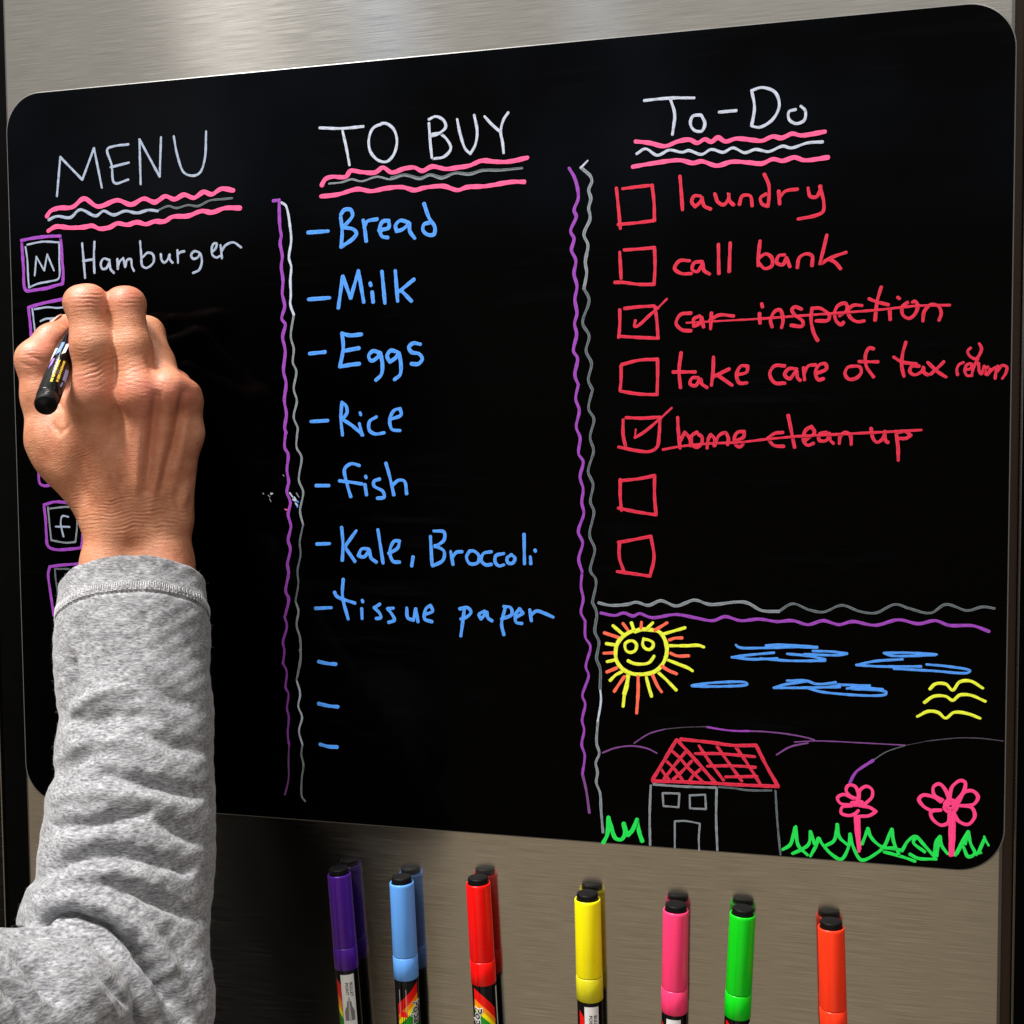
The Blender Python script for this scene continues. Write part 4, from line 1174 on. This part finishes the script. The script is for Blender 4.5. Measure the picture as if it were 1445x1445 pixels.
Vs = crease(Vs, Ns, [(p, a * (1.5 if w > 5 else 1.0), w) for p, a, w in [
    ([(90, 1014), (124, 1018), (162, 1009), (215, 1012)], -1.9, 7), ([(104, 1000), (143, 981), (175, 972)], 2.2, 8),
    ([(100, 925), (101, 955), (92, 1000)], -3.0, 6),
    ([(145, 1090), (189, 1100), (226, 1106), (280, 1121)], -3.4, 7), ([(75, 1096), (98, 1077), (132, 1060)], -2.8, 8),
    ([(82, 1166), (124, 1160), (162, 1153), (205, 1147)], -3.4, 7), ([(222, 1158), (250, 1172), (285, 1190)], -2.2, 7),
    ([(46, 1240), (87, 1213), (124, 1202), (162, 1198), (211, 1209), (262, 1226)], -4.6, 8),
    ([(60, 1262), (110, 1238), (160, 1232), (215, 1245)], 1.6, 10),
    ([(138, 1244), (189, 1255), (226, 1270), (278, 1295)], -3.4, 7), ([(70, 1128), (130, 1118), (200, 1126), (270, 1146)], 1.6, 9),
    ([(190, 1336), (226, 1379), (262, 1435)], -3.8, 9), ([(240, 1320), (268, 1360), (285, 1410)], -2.0, 9),
    ([(50, 1312), (75, 1291), (106, 1289), (151, 1304), (189, 1334), (225, 1374), (245, 1410)], -7.0, 3.4), ([(60, 1278), (106, 1268), (156, 1284), (200, 1318), (240, 1365)], 2.6, 9),
    ([(20, 1312), (40, 1316), (75, 1324), (113, 1346), (158, 1388), (190, 1428), (215, 1475)], -6.5, 3.2), ([(20, 1335), (75, 1345), (110, 1372), (150, 1420), (170, 1450)], 2.4, 9),
    ([(12, 1332), (49, 1364), (80, 1408)], -4.0, 8), ([(-10, 1370), (30, 1410), (50, 1450)], -2.0, 8),
    ([(170, 1345), (205, 1390), (225, 1440)], 1.5, 8), ([(215, 960), (240, 985), (270, 995)], -1.6, 8), ([(110, 890), (125, 930), (128, 960)], -1.2, 7),
    ([(200, 1035), (240, 1050), (285, 1060)], -1.8, 8), ([(110, 1050), (160, 1045), (210, 1055)], 1.4, 8)]])
# seam groove a finger's width below the rim
al = (Vs - AX0) @ ax_
Ns = normals(Vs, Fs)
outer = np.linalg.norm((Vs - AX0) - al[:, None] * ax_, axis=1) > rr(98.7, -13) - 2.5
Vs = Vs - Ns * (0.9 * np.exp(-((al - 20.5) / 0.9) ** 2) * outer)[:, None] + Ns * (0.5 * np.exp(-((al - 16.0) / 3.0) ** 2) * outer)[:, None]
wv_ = 0.35 * np.sin(Vs[:, 0] * 0.21 + Vs[:, 1] * 0.13) * np.sin(Vs[:, 1] * 0.17 + Vs[:, 2] * 0.11) + 0.25 * np.sin(Vs[:, 0] * 0.5 - Vs[:, 1] * 0.31 + 1) * np.sin(Vs[:, 1] * 0.42)
Vs = Vs + Ns * wv_[:, None]

def heather_mat():
    m, nt, b = new_mat('heather_grey_jersey')
    v = tex_coord(nt, (430, 430, 1600), rot=(0, 0.10, 0))
    fleck = noise(nt, v, 1.0, 3.0, 0.65)
    v2 = tex_coord(nt, (120, 120, 330), rot=(0, 0.05, 0))
    slub = noise(nt, v2, 1.0, 3.0, 0.6)
    col = ramp(nt, fleck, [(0.30, (0.09, 0.09, 0.103)), (0.44, (0.21, 0.214, 0.232)), (0.56, (0.315, 0.32, 0.338)), (0.72, (0.49, 0.495, 0.51))])
    col = mixc(nt, 1.0, col, ramp(nt, slub, [(0.3, grey(0.66)), (0.5, grey(0.95)), (0.7, grey(1.12))]), 'MULTIPLY')
    nt.links.new(col, b.inputs['Base Color'])
    b.inputs['Roughness'].default_value = 0.92
    b.inputs['Specular IOR Level'].default_value = 0.15
    b.inputs['Sheen Weight'].default_value = 0.25
    b.inputs['Sheen Roughness'].default_value = 0.5
    p = bump(nt, b, fleck, 0.22, 0.0007)
    bump(nt, b, noise(nt, tex_coord(nt, (1500, 1500, 1500)), 1.0, 2.0), 0.35, 0.0004, p)
    return m
M_HEATHER = heather_mat()
sl_w = to_world(Vs)
sleeve = mesh_obj('sleeve', sl_w, Fs, M_HEATHER, person)
# overlock stitching round the cuff
tree = BVHTree.FromPolygons([tuple(p) for p in Vs], [tuple(map(int, f)) for f in Fs])
e1 = np.cross(ax_, [0, 0, 1.0]); e1 /= np.linalg.norm(e1)
e2 = np.cross(ax_, e1)
tv, tf = [], []
def thread(a, b, r=0.19):
    d = b - a
    L = np.linalg.norm(d)
    if L < 1e-6:
        return
    d = d / L
    p = np.cross(d, [0.31, 0.52, 0.79]); p /= np.linalg.norm(p)
    q = np.cross(d, p)
    n0 = len(tv)
    for c, s in ((a - d * r * 0.8, 0.5), (a, 1), (b, 1), (b + d * r * 0.8, 0.5)):
        for k in range(6):
            an = math.pi * k / 3
            tv.append(c + (p * math.cos(an) + q * math.sin(an)) * r * s)
    for i in range(3):
        for k in range(6):
            j = (k + 1) % 6
            tf.append((n0 + i * 6 + k, n0 + i * 6 + j, n0 + (i + 1) * 6 + j, n0 + (i + 1) * 6 + k))
def on_sleeve(t, s):
    o = AX0 + ax_ * s
    d = e1 * math.cos(t) + e2 * math.sin(t)
    hit = tree.ray_cast(Vector(o + d * 70), Vector(-d), 70)
    return None if hit[0] is None else np.array(hit[0]) + np.array(hit[1]) * 0.12
NS = 105
for k in range(NS):
    t0, t1 = 2 * math.pi * k / NS, 2 * math.pi * (k + 0.5) / NS
    for ta, sa, tb, sb in ((t0, 15.6, t0 + 0.006, 19.4), (t0, 15.6, t1, 15.9), (t1, 15.9, t1 - 0.004, 17.6), (t0 + 0.006, 19.4, t1, 19.1)):
        a, b = on_sleeve(ta, sa + rng.uniform(-.2, .2)), on_sleeve(tb, sb + rng.uniform(-.2, .2))
        if a is not None and b is not None and np.linalg.norm(a - b) < 8:
            thread(a, b)
M_THREAD = plain('white_thread', (0.56, 0.56, 0.58), 0.85, spec=0.15)
mesh_obj('cuff_stitching', to_world(tv), tf, M_THREAD, sleeve)

# lint standing off the jersey
fr_ = np.random.default_rng(5)
Ns = normals(Vs, Fs)
pick = fr_.choice(len(Vs), 9000, replace=False)
fv, ff = [], []
for i in pick:
    n = Ns[i] + fr_.normal(0, 0.75, 3)
    n /= np.linalg.norm(n)
    L_ = fr_.uniform(0.5, 1.5)
    side = np.cross(n, fr_.normal(0, 1, 3))
    side /= np.linalg.norm(side)
    bend = fr_.normal(0, 0.35, 3)
    q = len(fv)
    w_ = 0.028
    for s_, t_ in ((0, 1.0), (0.55, 0.8), (1.0, 0.25)):
        c_ = Vs[i] + n * L_ * s_ + bend * s_ * s_ - Ns[i] * 0.1
        up = np.cross(side, n)
        fv += [c_ + side * w_ * t_, c_ - side * w_ * 0.5 * t_ + up * w_ * 0.87 * t_, c_ - side * w_ * 0.5 * t_ - up * w_ * 0.87 * t_]
    for k in (0, 3):
        for j in range(3):
            ff.append((q + k + j, q + k + (j + 1) % 3, q + k + 3 + (j + 1) % 3, q + k + 3 + j))
M_LINT = plain('grey_lint', (0.42, 0.42, 0.44), 0.9, spec=0.1)
tag(mesh_obj('lint', to_world(fv), ff, M_LINT, sleeve), kind='stuff')

# ------------------------------------------------------------------ the marker in the hand
def held_marker():
    tail, tip = to_world([J(64, 572, 38)])[0], to_world([J(112, 443, -60)])[0]
    d = (tip - tail) / np.linalg.norm(tip - tail)
    # run the nib on to the board
    tip = tail + d * ((-0.0003 - tail[1]) / d[1])
    L = np.linalg.norm(tip - tail)
    r = rr(16.6, 38) / 1000
    R = frame_of(tip, tail, CAM_POS - tail)
    root = empty('paint_marker', tail.tolist())
    tag(root, 'black marker with small yellow print, held in the hand and pressed on the board', 'marker')
    def part(name, prof, mat):
        v, f = lathe(prof, 48)
        return mesh_obj(name, place(v, R, tail), f, mat, root)
    part('end_plug', [(r * 0.35, -0.0012), (r * 0.40, -0.0004), (r * 0.80, -0.0004), (r * 0.90, 0.0002), (r * 0.95, 0.0014), (r * 0.95, 0.0075), (r * 0.9, 0.008)], M_PLUG)
    part('barrel', [(r * 0.93, 0.0076), (r * 1.0, 0.0082), (r, L - 0.034), (r * 0.92, L - 0.0325)], M_BARREL)
    part('front_cone', [(r * 0.88, L - 0.0328), (r * 0.86, L - 0.026), (r * 0.55, L - 0.015), (r * 0.36, L - 0.008), (r * 0.30, L - 0.005)], M_PLUG)
    part('nib', [(r * 0.25, L - 0.0055), (r * 0.24, L - 0.002), (r * 0.12, L)], plain('white_nib', (0.7, 0.71, 0.72), 0.6))
    def art(name, l, q, mat, proud=0.00008, n=4):
        v, f = strip(l, q, n)
        mesh_obj(name, place(wrap(v, r, proud), R, tail), f, mat, root)
    # two lines of fine yellow print, a lilac band and pale blue flashes
    for row, x0 in ((0, -0.0012), (1, 0.0011)):
        h = 0.0145 + 0.002 * row
        while h < 0.040:
            w = rng.uniform(0.0005, 0.0012)
            hh = rng.uniform(0.0008, 0.0013)
            art('fine_print', [(x0 - hh / 2, h), (x0 - hh / 2, h + w)], [(x0 + hh / 2, h), (x0 + hh / 2, h + w)], M_GOLD, n=2)
            h += w + rng.choice((0.0004, 0.0005, 0.0011))
    art('lilac_band', [(-0.0052, 0.031), (-0.0048, 0.043)], [(-0.0038, 0.035), (-0.0034, 0.042)], M_LILAC)
    art('blue_band', [(0.0032, 0.022), (0.0030, 0.034)], [(0.0056, 0.024), (0.0052, 0.036)], M_SKYB)
    art('blue_band', [(0.0030, 0.0145), (0.0034, 0.020)], [(0.0038, 0.0145), (0.0042, 0.020)], M_SKYB)
    art('blue_band', [(-0.0040, 0.046), (-0.0030, 0.062)], [(-0.0022, 0.050), (-0.0016, 0.062)], M_SKYB)
    art('blue_band', [(-0.0012, 0.047), (-0.0008, 0.060)], [(0.0002, 0.050), (0.0006, 0.062)], M_PAPER)
    art('white_band', [(-0.0056, 0.040), (-0.0054, 0.056)], [(-0.0046, 0.047), (-0.0038, 0.055)], M_PAPER, 0.00012)
held_marker()
